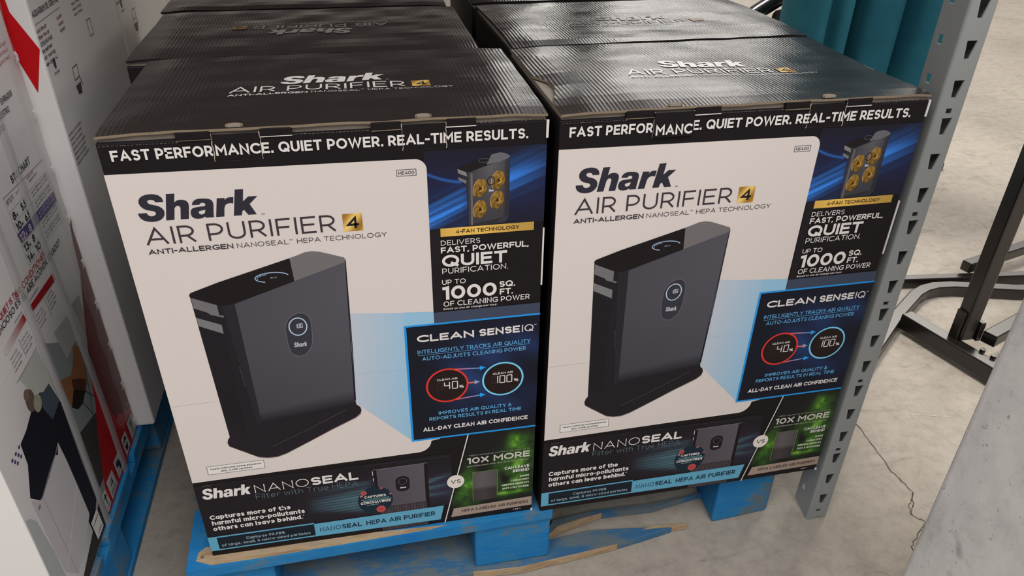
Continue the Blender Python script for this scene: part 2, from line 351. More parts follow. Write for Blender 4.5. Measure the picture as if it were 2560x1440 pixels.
# scuffed white column paint
M_col = mat('scuffed_white_paint', rough=0.55, spec=0.35)
vec = coords(M_col, (1, 1, 0.8)); q1 = noise_tex(M_col, vec, 16, 8, 0.7); q2 = noise_tex(M_col, vec, 70, 6, 0.75)
q3 = noise_tex(M_col, vec, 9, 3, 0.5)
r1 = ramp(M_col, [(0.30, (0.56, 0.57, 0.58)), (0.42, (0.74, 0.725, 0.71)), (0.6, (0.86, 0.84, 0.82))]); L(M_col, q1, r1.inputs[0])
r2 = ramp(M_col, [(0.33, (0.15, 0.15, 0.15)), (0.38, (1, 1, 1))]); L(M_col, q2, r2.inputs[0])
r3 = ramp(M_col, [(0.30, (0.10, 0.17, 0.26)), (0.37, (1, 1, 1))]); L(M_col, q3, r3.inputs[0])
cc = mixc(M_col, 0.55, r1.outputs[0], r2.outputs[0], 'MULTIPLY'); cc = mixc(M_col, 0.75, cc, r3.outputs[0], 'MULTIPLY')
L(M_col, cc, bsdf(M_col).inputs['Base Color']); bump(M_col, q2, 0.3, 0.001)
M_teal = mat('teal_canvas', (0.03, 0.16, 0.20), 0.8, spec=0.2)
L(M_teal, ramp(M_teal, [(0.3, (0.008, 0.075, 0.115)), (0.7, (0.02, 0.13, 0.17))]).outputs[0], bsdf(M_teal).inputs['Base Color'])
L(M_teal, noise_tex(M_teal, coords(M_teal), 4, 3), M_teal.node_tree.nodes['Color Ramp'].inputs[0])
M_white = mat('white_board', (0.76, 0.735, 0.725), 0.45, spec=0.3)
M_worn = mat('worn_white_edge', (0.72, 0.69, 0.66), 0.8, spec=0.1)
M_film = mat('clear_wrap_film', (0.62, 0.6, 0.62), 0.22, spec=0.6)
bsdf(M_film).inputs['Alpha'].default_value = 0.42
M_film2 = mat('clear_wrap_edge', (0.6, 0.58, 0.58), 0.15, spec=0.7)
bsdf(M_film2).inputs['Alpha'].default_value = 0.16
M_glint = mat('film_ripple_glint', (0.8, 0.78, 0.78), 0.08, spec=1.0)  # pale colour for the modelled highlights on the film
bsdf(M_glint).inputs['Alpha'].default_value = 0.8
M_red = mat('red_paint', (0.25, 0.01, 0.012), 0.5)
# ------------------------------------------------ floor
b = MB(); b.add([(-14, -8, 0), (16, -8, 0), (16, 20, 0), (-14, 20, 0)], [(0, 1, 2, 3)])
floor = tag(b.build('floor', M_floor), kind='structure')
def strip(pts, w, z, name, m):
    a = Art(name); 
    for k in range(len(pts)-1):
        a.stroke([pts[k], pts[k+1]], w*random.uniform(.6, 1.3), (0, 0, 0))
    mb = MB(); mb.add([(x, y, z) for x, y, _ in a.v], a.f); return mb.build(name, m, floor)
def wiggle(pts, n, amp):
    out = []
    for (x0, y0), (x1, y1) in zip(pts, pts[1:]):
        for i in range(n):
            t = i/n; out.append((x0+(x1-x0)*t+random.uniform(-amp, amp), y0+(y1-y0)*t+random.uniform(-amp, amp)))
    return out+[pts[-1]]
strip(wiggle([(1.265, .33), (1.28, .221), (1.268, .085), (1.275, .03)], 14, .0016), .0022, .0008, 'floor_crack', M_crack)
strip(wiggle([(1.275, .03), (1.255, .0), (1.235, -.02), (1.25, -.045), (1.225, -.06), (1.185, -.09), (1.17, -.14)], 6, .003), .0016, .0009, 'floor_crack', M_crack)
strip(wiggle([(1.275, .03), (1.262, .01), (1.25, .005), (1.235, -.02)], 5, .002), .0013, .0009, 'floor_crack', M_crack)
strip([(1.415, .235), (1.50, .21), (1.498, .135), (1.45, .13), (1.415, .235)], .0014, .0007, 'floor_scratch', M_chalk)
# ------------------------------------------------ pallets
def board(name, parent, x0, x1, y0, y1, z0, z1, m=M_blue):
    mb = MB(); mb.box(x0, x1, y0, y1, z0, z1-.0008, jit=.0008); return mb.build(name, m, parent, bev=.0025)
def block(parent, x0, x1, y0, y1, z0, z1, m=M_blue):
    mb = MB(); mb.box(x0, x1, y0, y1, z0, z1, jit=.001); return mb.build('block', m, parent, bev=.004)
pl = thing('pallet', 'chipped blue wooden pallet under the black purifier cartons, front board snapped', 'pallet', (0, 0, 0), 0, 'blue wooden pallets')
T = .020
# front lead board, only its left half survives
mb = MB(); mb.prism([(-.036, -.021), (.15, -.017), (.35, -.012), (.534, -.006), (.536, .05), (.531, .085), (.525, .10), (-.04, .10)], 'z', PT-T, PT)
mb.build('deck_board', M_blue, pl, bev=.003)
for k, y in enumerate((.13, .27, .41, .55, .69, .83, .97, 1.08)):
    board('deck_board', pl, -.045, .965, y, y+.10, PT-T, PT-.0004)
for x0, x1 in ((-.044, .085), (.405, .534), (.838, .962)):
    for j, (y0, y1) in enumerate(((-.003, .09), (.50, .62), (1.06, 1.17))):
        if x0 > .8 and j == 0: continue
        block(pl, x0, x1, y0 if not (x0 > 0 and j == 0) else .002, y1, .0165, PT-T-.0005)
mb = MB(); mb.prism([(.853, .030), (.966, .038), (.975, .05), (.974, .12), (.858, .12)], 'z', .0008, PT-T-.0005); mb.build('block', M_blue, pl, bev=.005)
# bottom front board with broken right end
mb = MB(); mb.prism([(-.045, -.016), (.396, -.008), (.48, -.013), (.593, -.003), (.66, .004), (.771, .022), (.70, .034), (.62, .044), (.544, .036), (.40, .085), (-.045, .085)], 'z', .0008, .0162)
mb.build('bottom_board', M_blue2, pl, bev=.003)
mb = MB(); mb.prism([(.400, -.0095), (.48, -.0145), (.593, -.0045), (.66, .0025), (.66, .0042), (.593, -.002), (.48, -.011), (.40, -.0065)], 'z', .004, .0170)
mb.build('bare_wood_edge', M_wood, pl)['label'] = 'pale splintered wood along the broken board'
mb = MB(); mb.prism([(.536, .040), (.566, .058), (.645, .074), (.75, .070), (.86, .088), (.75, .080), (.645, .084), (.56, .075)], 'z', .006, .019); mb.build('splinter', M_blue2, pl)
mb = MB(); mb.prism([(.536, .036), (.566, .052), (.60, .060), (.652, .073), (.60, .066), (.564, .058)], 'z', .008, .022); mb.build('splinter', M_wood, pl)['label'] = 'bare wood splinter'
mb = MB(); mb.prism([(.715, .0265), (.77, .0225), (.800, .0235), (.742, .031)], 'z', .004, .0168); mb.build('splinter', M_wood, pl)
mb = MB(); mb.prism([(-.045, .50), (.96, .50), (.96, .6), (-.045, .6)], 'z', .0008, .0162); mb.build('bottom_board', M_blue, pl)
# bare worn patch and nail knot on the front left corner
mb = MB(); mb.prism([(-.024, -.004), (.0, -.016), (.1, -.0155), (.22, -.0125), (.33, -.0095), (.36, -.005), (.2, .004), (.1, .02), (-.012, .02), (-.022, .012)], 'z', PT-.001, PT+.0003); mb.build('bare_wood_patch', M_wood, pl)['label'] = 'paint worn through to pale wood'
mb = MB(); mb.tube([(-.0155, .002, PT), (-.0155, .002, PT+.0004)], .006, 14); mb.tube([(-.0155, .002, PT-.001), (-.0155, .002, PT+.0005)], .0028, 10, 1)
mb.build('nail_hole', [M_wood, M_crack], pl)
pl2 = thing('pallet', 'blue wooden pallet under the wrapped white and red cartons on the left', 'pallet', (0, 0, 0), 0, 'blue wooden pallets')
for k in range(7):
    mb = MB(); y = -.115+k*.185; mb.box(-1.17, -.166, y, y+.15, PT-T, PT-.0004, jit=.001); mb.build('deck_board', M_blue2 if k == 0 else M_blue, pl2, bev=.0025)
for x0, x1 in ((-.30, -.170), (-.74, -.60), (-1.165, -1.04)):
    for y0, y1 in ((-.11, .135), (.40, .55), (1.0, 1.16)):
        block(pl2, x0, x1, y0, y1, .0165, PT-T-.0205)
for x0, x1 in ((-.30, -.167), (-.74, -.60), (-1.165, -1.04)):
    board('stringer_board', pl2, x0, x1, -.113, 1.165, PT-2*T, PT-T-.0004)
    board('bottom_board', pl2, x0, x1, -.113, 1.165, .0008, .0162)
# ------------------------------------------------ purifier carton art
WHT = ink(205, 200, 198); PAN = ink(198, 190, 186); BLK = ink(34, 30, 33); CHR = ink(46, 44, 52); GREY = ink(52, 48, 54)
def gold(u, v):
    t = .5+.5*math.sin(u*.22+v*.16+.6); a, b2 = (140, 98, 30), (222, 190, 112)
    return ink(*[a[i]+(b2[i]-a[i])*t for i in range(3)])
def mixk(a, b2, t):
    t = max(0, min(1, t)); return tuple(a[i]+(b2[i]-a[i])*t for i in range(3))
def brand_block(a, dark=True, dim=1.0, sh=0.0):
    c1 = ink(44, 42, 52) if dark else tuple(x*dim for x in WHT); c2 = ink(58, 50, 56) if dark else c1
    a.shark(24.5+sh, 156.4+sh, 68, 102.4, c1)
    a.text('AIR PURIFIER', 25.3, 240.5, 132, 22.5, .115, c2)
    a.grid(249.3, 272.5, 109.8, 133.4, 6, 6, lambda u, v: tuple(x*(1 if dark else dim) for x in gold(u, v)))
    a.up().text('4', 253.6, 268.3, 129.6, 15.8, .25, BLK)
    a.text('ANTI-ALLERGEN', 24.7, 119.5, 144.3, 6.8, .21, c2); a.text('NANOSEAL', 123.5, 183, 144.3, 6.4, .12, c2)
    a.text('TM', 184.3, 188.2, 139.6, 1.7, .2, c2); a.text('HEPA TECHNOLOGY', 193, 300.3, 144.3, 6.4, .12, c2); a.text('TM', 157.4+sh, 161.4+sh, 103, 1.8, .2, c2)
def seg7(a, s, u, v, h, w, col):
    SG = {'0': 'abcdef', '1': 'bc', '4': 'fgbc', '8': 'abcdefg'}
    P = {'a': ((0, 0), (1, 0)), 'b': ((1, 0), (1, .5)), 'c': ((1, .5), (1, 1)), 'd': ((0, 1), (1, 1)), 'e': ((0, .5), (0, 1)), 'f': ((0, 0), (0, .5)), 'g': ((0, .5), (1, .5))}
    for ch in s:
        for k in SG[ch]:
            (x0, y0), (x1, y1) = P[k]; a.line(u+x0*w, v+y0*h, u+x1*w, v+y1*h, h*.11, col)
        u += w*1.42
def headline(a):
    a.text('FAST PERFOR', 12.4, 118.0, 27.4, 12.6, .2, WHT); a.text('MANCE. QUIET POWER. REAL-TIME RESULTS.', 120.8, 475.6, 27.4, 12.6, .2, WHT)
def front_art():
    A = []
    def new(n, b2, label=None): a = Art(n, b2); a.label = label; A.append(a); return a
    # blue streak panel
    a = new('blue_light_panel', 1)
    def blue(u, v):
        if u < 430: c = 106+(400-u)*.46; s1 = math.exp(-((v-c)/17)**2)*min(1, max(0, (412-u)/18)); ph = v+(u*.46)
        else: c = 80-(u-454)*.42; s1 = math.exp(-((v-c)/19)**2)*max(0, min(1, (u-440)/10))*max(0, 1-(u-450)/62); ph = v+u*.42
        st = .42+.9*noise.noise(Vector((ph*.16, u*.006, 3.1)))+.55*noise.noise(Vector((ph*.5, u*.01, 8.1))); s1 *= max(.1, min(1.1, st*1.5))
        if u < 395: s1 += .45*math.exp(-((v-(68+(u-354)*.33-((u-372)/12)**2*.8))/1.6)**2)
        base = mixk(ink(30, 27, 32), ink(30, 34, 62), math.exp(-((v-92)/42)**2))
        return mixk(base, ink(52, 122, 214), s1)
    a.grid(350, 499.3, 36, 140, 76, 84, blue)
    # white panel with rounded right corners
    a = new('white_panel', 3)
    top = lambda u: 42.4+u*.0085
    pts = [(.4, top(0))]+[(x, top(x)) for x in (100, 200, 300)]+[(339+14*math.sin(t), 59.5-14*math.cos(t)) for t in [R(q) for q in range(0, 91, 10)]]
    pts += [(353.5, 280), (354.6, 488)]+[(321.5+20*math.cos(t), 490+20*math.sin(t)) for t in [R(q) for q in range(0, 91, 10)]]+[(200, 511), (.9, 513.4)]
    a.poly(pts, PAN)
    a.up(); a.poly([(234.1, 251.3), (353.6, 263), (353.9, 282), (313.7, 282), (313.9, 484.6), (240, 402.3)], ink(172, 184, 196))
    a.up().grid(0, 1, 0, 1, 1, 1, lambda u, v: PAN, lambda u, v: False)
    # soft blue wedge
    def wedge(u, v):
        t = max(0, min(1, (u-236)/78))*.8+.2*max(0, min(1, (v-300)/150)); return mixk(ink(176, 180, 190), ink(136, 176, 202), t)
    n = 20; P1 = []; C1 = []; F1 = []
    for i in range(n+1):
        t = i/n; u = 240+(313.8-240)*t; vt = 252+(263.5-252)*t*.65; vb = 402.3+(484.6-402.3)*t
        for j in range(9): v = vt+(vb-vt)*j/8; P1.append((u, v)); C1.append(wedge(u, v))
    for i in range(n):
        for j in range(8): q = i*9+j; F1.append((q, q+9, q+10, q+1))
    a.raw(P1, F1, C1); a.poly([(313.8, 258.7), (353.5, 262), (353.8, 282), (313.8, 282)], ink(136, 176, 202))
    a.up(); a.grid(354.2, 499, 263.5, 281, 4, 3, lambda u, v: ink(58, 66, 84))
    a.line(60, 371.5, .8, 372.6, .5, ink(176, 170, 166)); a.line(243, 351, 313, 353, .4, ink(140, 168, 190))
    # model box, certification box
    a = new('model_label', 6)
    a.stroke([(317.5, 57.8), (340.3, 57.8), (340.3, 65.7), (317.5, 65.7), (317.5, 57.8)], .6, CHR); a.text('HE400', 319.5, 338.3, 64, 4.3, .14, CHR)
    a = new('certification_label', 6)
    a.rect(25, 102.3, 485.9, 501, ink(208, 204, 200)); a.stroke([(25, 485.9), (102.3, 485.9), (102.3, 501), (25, 501), (25, 485.9)], .6, CHR)
    a.up().text('Meets California ozone emissions', 29, 98.5, 492.6, 3.0, .2, CHR); a.text('limit; CARB certified.', 43, 86, 498, 3.0, .2, CHR)
    a = new('brand_lettering', 6); brand_block(a)
    # purifier picture
    a = new('product_picture', 6)
    a.poly([(57.6, 203), (100, 221), (110.3, 221.6), (247, 171.5), (239.2, 398), (240, 404.2), (244.7, 409.5), (246.2, 415.1), (244.3, 421), (236.7, 427.5), (202.7, 443.8), (165.8, 463), (134.9, 478.5), (121.7, 482.7), (109.1, 482.4), (98.2, 479.3), (89.9, 473.8), (79.9, 465.7), (65.8, 456.1), (61.5, 452.2), (60.2, 446.6), (61.8, 440.6), (65, 436)], ink(32, 29, 34))
    a.up()
    nx, ny = 14, 20; P1 = []; C1 = []; F1 = []
    for i in range(nx+1):
        t = i/nx; ut = 107.3+(246.4-107.3)*t; vt = 221.8+(174.5-221.8)*t; ub = 110.5+(237.5-110.5)*t; vb = 417+(400.5-417)*t
        for j in range(ny+1):
            s1 = j/ny; u = ut+(ub-ut)*s1; v = vt+(vb-vt)*s1
            sh = 64+8*t+5*math.sin(s1*3+1)-(30 if s1 > .99 else 14 if s1 > .93 else 0)
            P1.append((u, v)); C1.append(ink(sh, sh-1, sh+7))
    for i in range(nx):
        for j in range(ny): q = i*(ny+1)+j; F1.append((q, q+ny+1, q+ny+2, q+1))
    a.raw(P1, F1, C1)
    a.stroke([(247, 172.5), (243.5, 300), (239.5, 397)], 1.2, ink(24, 26, 36))
    a.poly([(57.6,202.7),(59.6,200.6),(93.0,189.2),(181.1,163.7),(190.1,160.8),(200.1,157.2),(208.8,156.6),(217.3,158.1),(228.4,162.2),(245.3,168.7),(247.3,171.4),(245.6,175.8),(182.5,196.8),(107.3,221.8),(100.4,222.8),(92.8,222.5),(86.4,221.2),(57.1,205.6)], ink(28, 23, 25))
    a.up().poly([(181.1,163.7),(190.1,160.8),(200.1,157.2),(208.8,156.6),(217.3,158.1),(228.4,162.2),(245.3,168.7),(247.3,171.4),(245.6,175.8),(182.8,196.5)], ink(104, 100, 102))
    a.poly([(58.7,207.7),(86.4,221.2),(86.6,236.2),(91.6,237.4),(91.3,240.4),(76.4,234.4),(74.1,231.2),(58.6,222.8)], ink(104, 102, 105))
    a.poly([(58.8,236.6),(86.9,250.9),(86.9,264.5),(59.7,249.5)], ink(110, 110, 112))
    a.poly([(92, 223), (107, 222), (110.5, 417), (104, 418), (97, 300)], ink(38, 36, 42))
    for k in range(9): a.line(62+k*3.0, 252+k*1.7, 66+k*2.6, 420+k*2.2, .45, ink(24, 23, 28))
    a.stroke([(97, 318), (99.5, 352)], .8, ink(62, 66, 78))
    a.stroke([(118.9, 462.1), (168.6, 439.8), (224.4, 411.7)], 1.0, ink(66, 60, 66))
    a.stroke([(62, 452.6), (80, 466.4), (98.2, 479.8), (109.1, 483), (121.7, 483.2), (135, 479), (203, 444.2), (237, 428), (245, 421.5)], .7, ink(84, 62, 60))
    pill = [(162.8,267.0),(164.3,259.6),(168.3,252.0),(175.0,246.6),(181.3,244.4),(188.2,245.6),(192.6,250.5),(194.7,258.2),(194.5,268.3),(193.9,282.3),(192.6,292.5),(188.4,302.4),(181.3,309.4),(173.8,311.0),(166.2,306.1),(163.4,296.5),(162.8,282.2)]
    a.poly([(178.3+(u-178.3)*1.08, 277+(v-277)*1.05) for u, v in pill], ink(88, 86, 92)); a.up().poly(pill, ink(50, 50, 58))
    a.up().stroke([(178.3+11*math.cos(R(t))-1.2*math.sin(R(t)), 264.5-13.2*math.sin(R(t))-2*math.cos(R(t))) for t in range(0, 361, 12)], 1.5, ink(168, 186, 206))
    for k, ch in enumerate('100'): seg7(a, ch, 175+k*3.4, 260.8-k*.3, 6, 2.2, ink(190, 200, 215))
    a.shark(169.8, 186.6, 288.6, 296.2, ink(170, 172, 180))
    a.stroke([(157+20*math.cos(R(t)), 188-6.6*math.sin(R(t))+.02*t/10) for t in range(12, 250, 8)], 1.2, ink(150, 170, 196))
    a.stroke([(157+17.5*math.cos(R(t)), 188.4-4.8*math.sin(R(t))) for t in range(110, 200, 8)], .9, ink(120, 150, 180)); a.text('AV', 154.5, 163, 190, 2.4, .2, ink(150, 160, 175))
    # headline
    a = new('headline_lettering', 8)
    headline(a)
    # mini picture with four gold fans
    a = new('fan_picture', 4)
    a.poly([(389.5, 62), (402.6, 65.9), (407.5, 65.6), (421, 60.3), (439.4, 55.8), (454.1, 50.3), (453.7, 130), (446.3, 128.7), (433.5, 138.2), (403, 139), (400, 84)], ink(44, 43, 48))
    def front(u, v):
        t = max(0, 1-abs(u-430)/26); k = 58+30*t*max(0, 1-(v-56)/75)+(-14 if u > 448 else 0); return ink(k, k-1, k+4)
    P1 = []; C1 = []; F1 = []
    for i in range(13):
        t = i/12; u = 402.8+(453.9-402.8)*t; vt = 66.5+(50.6-66.5)*t; vb = 137+(129-137)*t
        for j in range(11): v = vt+(vb-vt)*j/10; P1.append((u, v)); C1.append(front(u, v))
    for i in range(12):
        for j in range(10): q = i*11+j; F1.append((q, q+11, q+12, q+1))
    a.up().raw(P1, F1, C1)
    a.poly([(388.8,60.7),(402.6,65.9),(407.5,65.6),(421.0,60.3),(439.4,55.8),(451.6,51.4),(454.3,48.7),(453.4,47.7),(448.5,44.8),(442.3,43.2),(436.2,44.0),(430.8,45.6),(415.0,51.0)], ink(30, 26, 28))
    a.up().poly([(439.4,55.8),(451.6,51.4),(454.3,48.7),(453.4,47.7),(448.5,44.8),(442.3,43.2),(436.2,44.0),(430.8,45.6),(428,52),(425,58)], ink(94, 94, 100))
    a.poly([(389.7,61.1),(400.2,66.0),(401.6,72.0),(390.5,66.7)], ink(120, 116, 116)); a.poly([(390.4,71.5),(400.6,77.1),(400.0,81.0),(390.9,75.8)], ink(104, 106, 110))
    a.ring(422, 52.3, 6.2, 2.6, .8, ink(66, 70, 80)); a.rect(405.4, 408, 68, 138, ink(98, 92, 92))
    for cx, cy in ((417.3, 88.4), (439.8, 79.2), (438.6, 105.6), (417.2, 116.8)):
        a.up(0)
        P1 = []; C1 = []; F1 = []; K = 26
        for rr_, rad in enumerate((0, .25, .5, .72, .88, 1.0)):
            for k in range(K):
                t = 2*math.pi*k/K; u = cx+8.6*rad*math.cos(t); v = cy+12.2*rad*math.sin(t)-2.4*rad*math.cos(t)
                m_ = .5+.5*math.sin(t*5+rad*7); sh = (.35+.65*m_)*(1.0 if rad < .9 else .45)*(.5+.5*min(1, rad*2.4))*(1.15-.3*math.sin(t))
                P1.append((u, v)); C1.append(mixk(ink(44, 28, 14), ink(146, 112, 50), sh*.85))
        for r_ in range(5):
            for k in range(K): k2 = (k+1) % K; F1.append((r_*K+k, r_*K+k2, (r_+1)*K+k2, (r_+1)*K+k))
        a.raw(P1, F1, C1)
    a.up()
    for cx, cy in ((417.3, 88.4), (439.8, 79.2), (438.6, 105.6), (417.2, 116.8)):
        a.stroke([(cx+8.8*math.cos(R(t)), cy-12.4*math.sin(R(t))-2.4*math.cos(R(t))) for t in range(90, 221, 13)], .8, ink(178, 140, 96))
        a.stroke([(cx-.8, cy+4.4), (cx+3.8, cy+1.8), (cx+2.6, cy-2.4)], .9, ink(214, 170, 78)); a.ell(cx, cy, 1.7, 2.4, ink(70, 40, 14), 12)
    a.ring(430.8, 79.5, 4.4, 5.4, 1.2, ink(36, 32, 34)); a.ring(430.8, 79.5, 3.5, 4.4, .5, ink(104, 100, 100)); a.shark(428, 434, 90.5, 93.6, WHT)
    a.poly([(433.5, 138.2), (446.3, 128.7), (452.5, 128), (453.7, 131), (448, 137)], ink(50, 50, 56))
    # right column of claims
    a = new('claims_lettering', 5)
    a.grid(366.6, 486.5, 139.5, 151.2, 14, 2, lambda u, v: ink(*[x*(.9+.1*math.sin((u-366)/25)) for x in (214, 172, 84)])); 
    a.up().text('4-FAN TECHNOLOGY', 385.7, 467.4, 148, 5.4, .2, ink(58, 42, 26))
    a.rect(354.2, 366, 140, 263, ink(30, 27, 31))
    a.text('DELIVERS', 366.5, 416.8, 163.6, 7.2, .13, WHT); a.text('FAST, POWERFUL,', 366.2, 480.5, 174.7, 8.6, .22, WHT)
    a.text('QUIET', 367.2, 452, 195.2, 17.6, .24, WHT); a.text('PURIFICATION.', 367, 453.5, 205.4, 8.2, .13, WHT)
    a.text('UP TO', 366.3, 397.4, 221.7, 7.3, .15, WHT); a.text('1000', 366.3, 438.6, 245, 20.6, .25, WHT)
    a.text('SQ.', 442.2, 463.6, 233, 9.3, .22, WHT); a.text('FT.', 442.8, 460.8, 244.8, 9.3, .22, WHT); a.text('OF CLEANING POWER', 367, 484, 255.8, 8.2, .15, WHT)
    a.text('Based on one air change per hour.', 367, 440, 261, 3.1, .16, WHT)
    # air quality panel
    a = new('air_quality_panel', 6)
    CY = ink(36, 136, 208); LB = ink(92, 160, 206)
    def navy(u, v):
        t = math.exp(-((u-408)/40)**2-((v-380)/48)**2)*.75+.45*math.exp(-((u-470)/60)**2-((v-330)/26)**2)+.35*math.exp(-((u-470)/50)**2-((v-432)/22)**2)
        t *= .7+.3*math.sin((u-v)*.09); return mixk(ink(22, 24, 34), ink(40, 62, 112), t)
    a.grid(313.6, 499.6, 281, 485.6, 40, 44, navy)
    a.up(); a.rect(312.9, 499.8, 280.4, 283.2, CY); a.rect(312.9, 316, 280.4, 487, CY); a.rect(312.9, 499.8, 484, 487, CY)
    a.text('CLEAN', 329.4, 407.5, 309.4, 11.6, .27, WHT); a.text('SENSE', 414.5, 471.5, 309.4, 11.6, .27, WHT); a.text('IQ', 474.6, 491, 309.4, 11.8, .13, WHT); a.text('TM', 491.6, 495, 300, 1.8, .2, WHT)
    a.text('INTELLIGENTLY TRACKS AIR QUALITY', 329.2, 487.3, 329.2, 6.6, .14, LB); a.text('AUTO-ADJUSTS CLEANING POWER', 335, 481, 341, 6.6, .14, LB); a.line(329.5, 331.6, 487.3, 330.8, .5, LB)
    for cu, cv, c, vals in ((368.3, 389, ink(208, 52, 44), '40'), (448.6, 388.3, ink(112, 190, 226), '100')):
        a.ell(cu, cv, 30, 30, ink(34, 24, 24), 40)
    a.up(); a.ring(368.3, 389, 29, 29, 2.6, ink(208, 52, 44)); a.ring(448.6, 388.3, 29, 29, 2.6, ink(112, 190, 226))
    a.text('CLEAN AIR', 353.8, 383, 379.4, 3.6, .18, WHT); a.text('CLEAN AIR', 433.9, 463.2, 379.2, 3.6, .18, WHT)
    seg7(a, '4', 364.3, 383, 12.4, 7.2, WHT); seg7(a, '0', 375.6, 383, 12.4, 7.2, WHT); a.text('%', 385.2, 392, 396, 5.4, .18, WHT)
    a.stroke([(354, 383), (361, 383), (361, 395.4), (354, 395.4), (354, 383)], .8, ink(54, 44, 44)); a.stroke([(432.5, 382.4), (438, 382.4), (438, 394.8), (432.5, 394.8), (432.5, 382.4)], .8, ink(54, 44, 44))
    a.line(441, 382.2, 441, 395, 1.4, WHT); seg7(a, '00', 444.2, 382.4, 12.4, 7.2, WHT); a.text('%', 464.5, 471.5, 395.2, 5.4, .18, WHT)
    rd, cy_ = ink(214, 74, 40), ink(36, 150, 224)
    for (u0, v0, u1, v1) in ((378, 361.4, 416, 364.2), (380, 416.2, 416, 413.2)):
        a.stroke([(u0+(u1-u0)*k/8, v0+(v1-v0)*k/8) for k in range(9)], 1.9, [mixk(rd, cy_, k/8) for k in range(9)]); a.poly([(u1-1, v1-4), (u1+7.6, v1), (u1-1, v1+4)], cy_)
    a.stroke([(397+k*1.6, 388.6) for k in range(8)], 2.6, [mixk(rd, ink(190, 120, 110), k/7) for k in range(8)]); a.poly([(407.5, 384.6), (415.4, 388.4), (407.5, 392.4)], ink(130, 150, 170))
    a.text('IMPROVES AIR QUALITY &', 354.3, 462, 441.2, 6.3, .16, LB); a.text('REPORTS RESULTS IN REAL TIME', 340.4, 476.8, 450.8, 6.3, .16, LB)
    a.text('ALL-DAY CLEAN AIR CONFIDENCE', 330.6, 487.2, 470.2, 7.6, .23, WHT)
    # lower band
    a = new('filter_band', 1)
    def glow(u, v):
        t = 0
        for cv, sl, wd, am in ((560, -.10, 5, .35), (586, -.02, 6, .9), (600, .06, 7, .8), (612, .16, 6, .5), (574, -.1, 5, .5)):
            c = cv+sl*(u-230); t += am*math.exp(-((v-c)/wd)**2)*max(0, min(1, (u-150)/70))*(1 if u < 240 else max(0, 1-(u-240)/12))
        if u > 328:
            for cv, sl, wd, am in ((574, -.28, 3.5, .9), (588, -.12, 4, .7), (602, .02, 4, .5)):
                c = cv+sl*(u-331); t += am*math.exp(-((v-c)/wd)**2)*max(0, 1-(u-331)/46)
        t2 = .6+.4*math.sin(v*1.1+u*.05)
        base = mixk(ink(30, 26, 29), ink(44, 40, 56), math.exp(-((v-590)/34)**2)*max(0, min(1, (u-120)/150)))
        return mixk(base, ink(94, 140, 152), min(.8, t*t2*.75))
    a.grid(.5, 370, 520, 629, 90, 50, glow)
    def green(u, v):
        n_ = noise.fractal(Vector((u*.05, v*.05, 1.7)), 1.0, 2.0, 5)
        m1 = math.exp(-((u-392)/17)**2-((v-602)/34)**2)+math.exp(-((u-470)/26)**2-((v-578)/36)**2)*.9+1.1*math.exp(-((u-472)/12)**2-((v-512)/14)**2)+.4*math.exp(-((u-485)/20)**2-((v-540)/30)**2)
        m1 += 1.0*math.exp(-((u-462)/26)**2-((v-621)/4)**2)
        m1 *= .55+1.1*n_+.25; m1 *= max(0, min(1, (u-368-(590-v)*.24)/12))
        m1 -= .9*math.exp(-((u-456)/8)**2-((v-592)/9)**2)
        c = mixk(ink(28, 27, 28), ink(66, 116, 38), m1); return mixk(c, ink(136, 186, 66), (m1-.75)*1.2)
    a.grid(368, 499.6, 488, 640, 66, 76, green, lambda u, v: u > 376.5-(v-580)*.22+3)
    a.up()
    for v_, u1, k in ((520.8, 150, 52), (566, 182, 44), (520, 360, 0)):
        if k: a.line(13, v_, u1, v_-.5, .6, ink(k, k-2, k+2))
    a.line(240, 523, 372, 526, .6, ink(56, 54, 60))
    # centre product: flat front view of the purifier
    a.poly([(252.8, 534.5), (257, 534.3), (258, 628), (254.6, 628)], ink(24, 20, 22))
    def body(u, v): k = 72+(u-257)*.14-(v-534)*.02; return ink(k+2, k-2, k+6)
    a.grid(257.2, 328.3, 534, 614.5, 6, 6, body); a.rect(328.3, 334, 534, 667, ink(28, 22, 24)); a.line(252.6, 534, 334, 533.3, .8, ink(120, 118, 122))
    a.rect(257.5, 329, 614.5, 667, ink(46, 38, 42)); a.up()
    for k in range(30): a.line(259+k*2.4, 615.5, 259+k*2.4, 666.5, .9, ink(84, 76, 82))
    a.line(251.4, 536, 251.4, 545, .9, WHT); a.line(251.8, 550, 251.8, 557, .9, WHT)
    a.poly([(294.5+10.6*math.cos(R(t)), 570+(-7 if math.sin(R(t)) > 0 else 7)-9*math.sin(R(t))) for t in range(0, 360, 12)], ink(30, 24, 30))
    a.up().ring(294.8, 565, 6.2, 6.2, .8, ink(84, 82, 92)); a.shark(290.3, 299.6, 576.3, 579.4, WHT)
    # badge
    a.ell(251.5, 597, 26.5, 28.6, ink(24, 38, 50)); a.up()
    def blob(cu, cv, r_, c):
        P1 = [(cu, cv)]; C1 = [c]; n_ = 18
        for k in range(n_): q = r_*(1 if k % 2 else .78); P1.append((cu+q*math.cos(2*math.pi*k/n_), cv+q*math.sin(2*math.pi*k/n_))); C1.append(mixk(c, ink(210, 130, 124), .4 if k % 2 else .15))
        a.raw(P1, [(0, 1+k, 1+(k+1) % n_) for k in range(n_)], C1)
    blob(235, 579, 5.2, ink(150, 54, 58)); blob(258.5, 617.5, 8.0, ink(160, 46, 46)); blob(262, 573, 3, ink(104, 62, 74)); blob(275, 587, 2.4, ink(130, 70, 80)); blob(231, 585, 2.4, ink(160, 110, 108))
    a.up().text('CAPTURES', 235, 267.8, 590.6, 4.8, .24, WHT); a.text('CORONAVIRUS', 228.8, 274.4, 603, 5.2, .24, WHT)
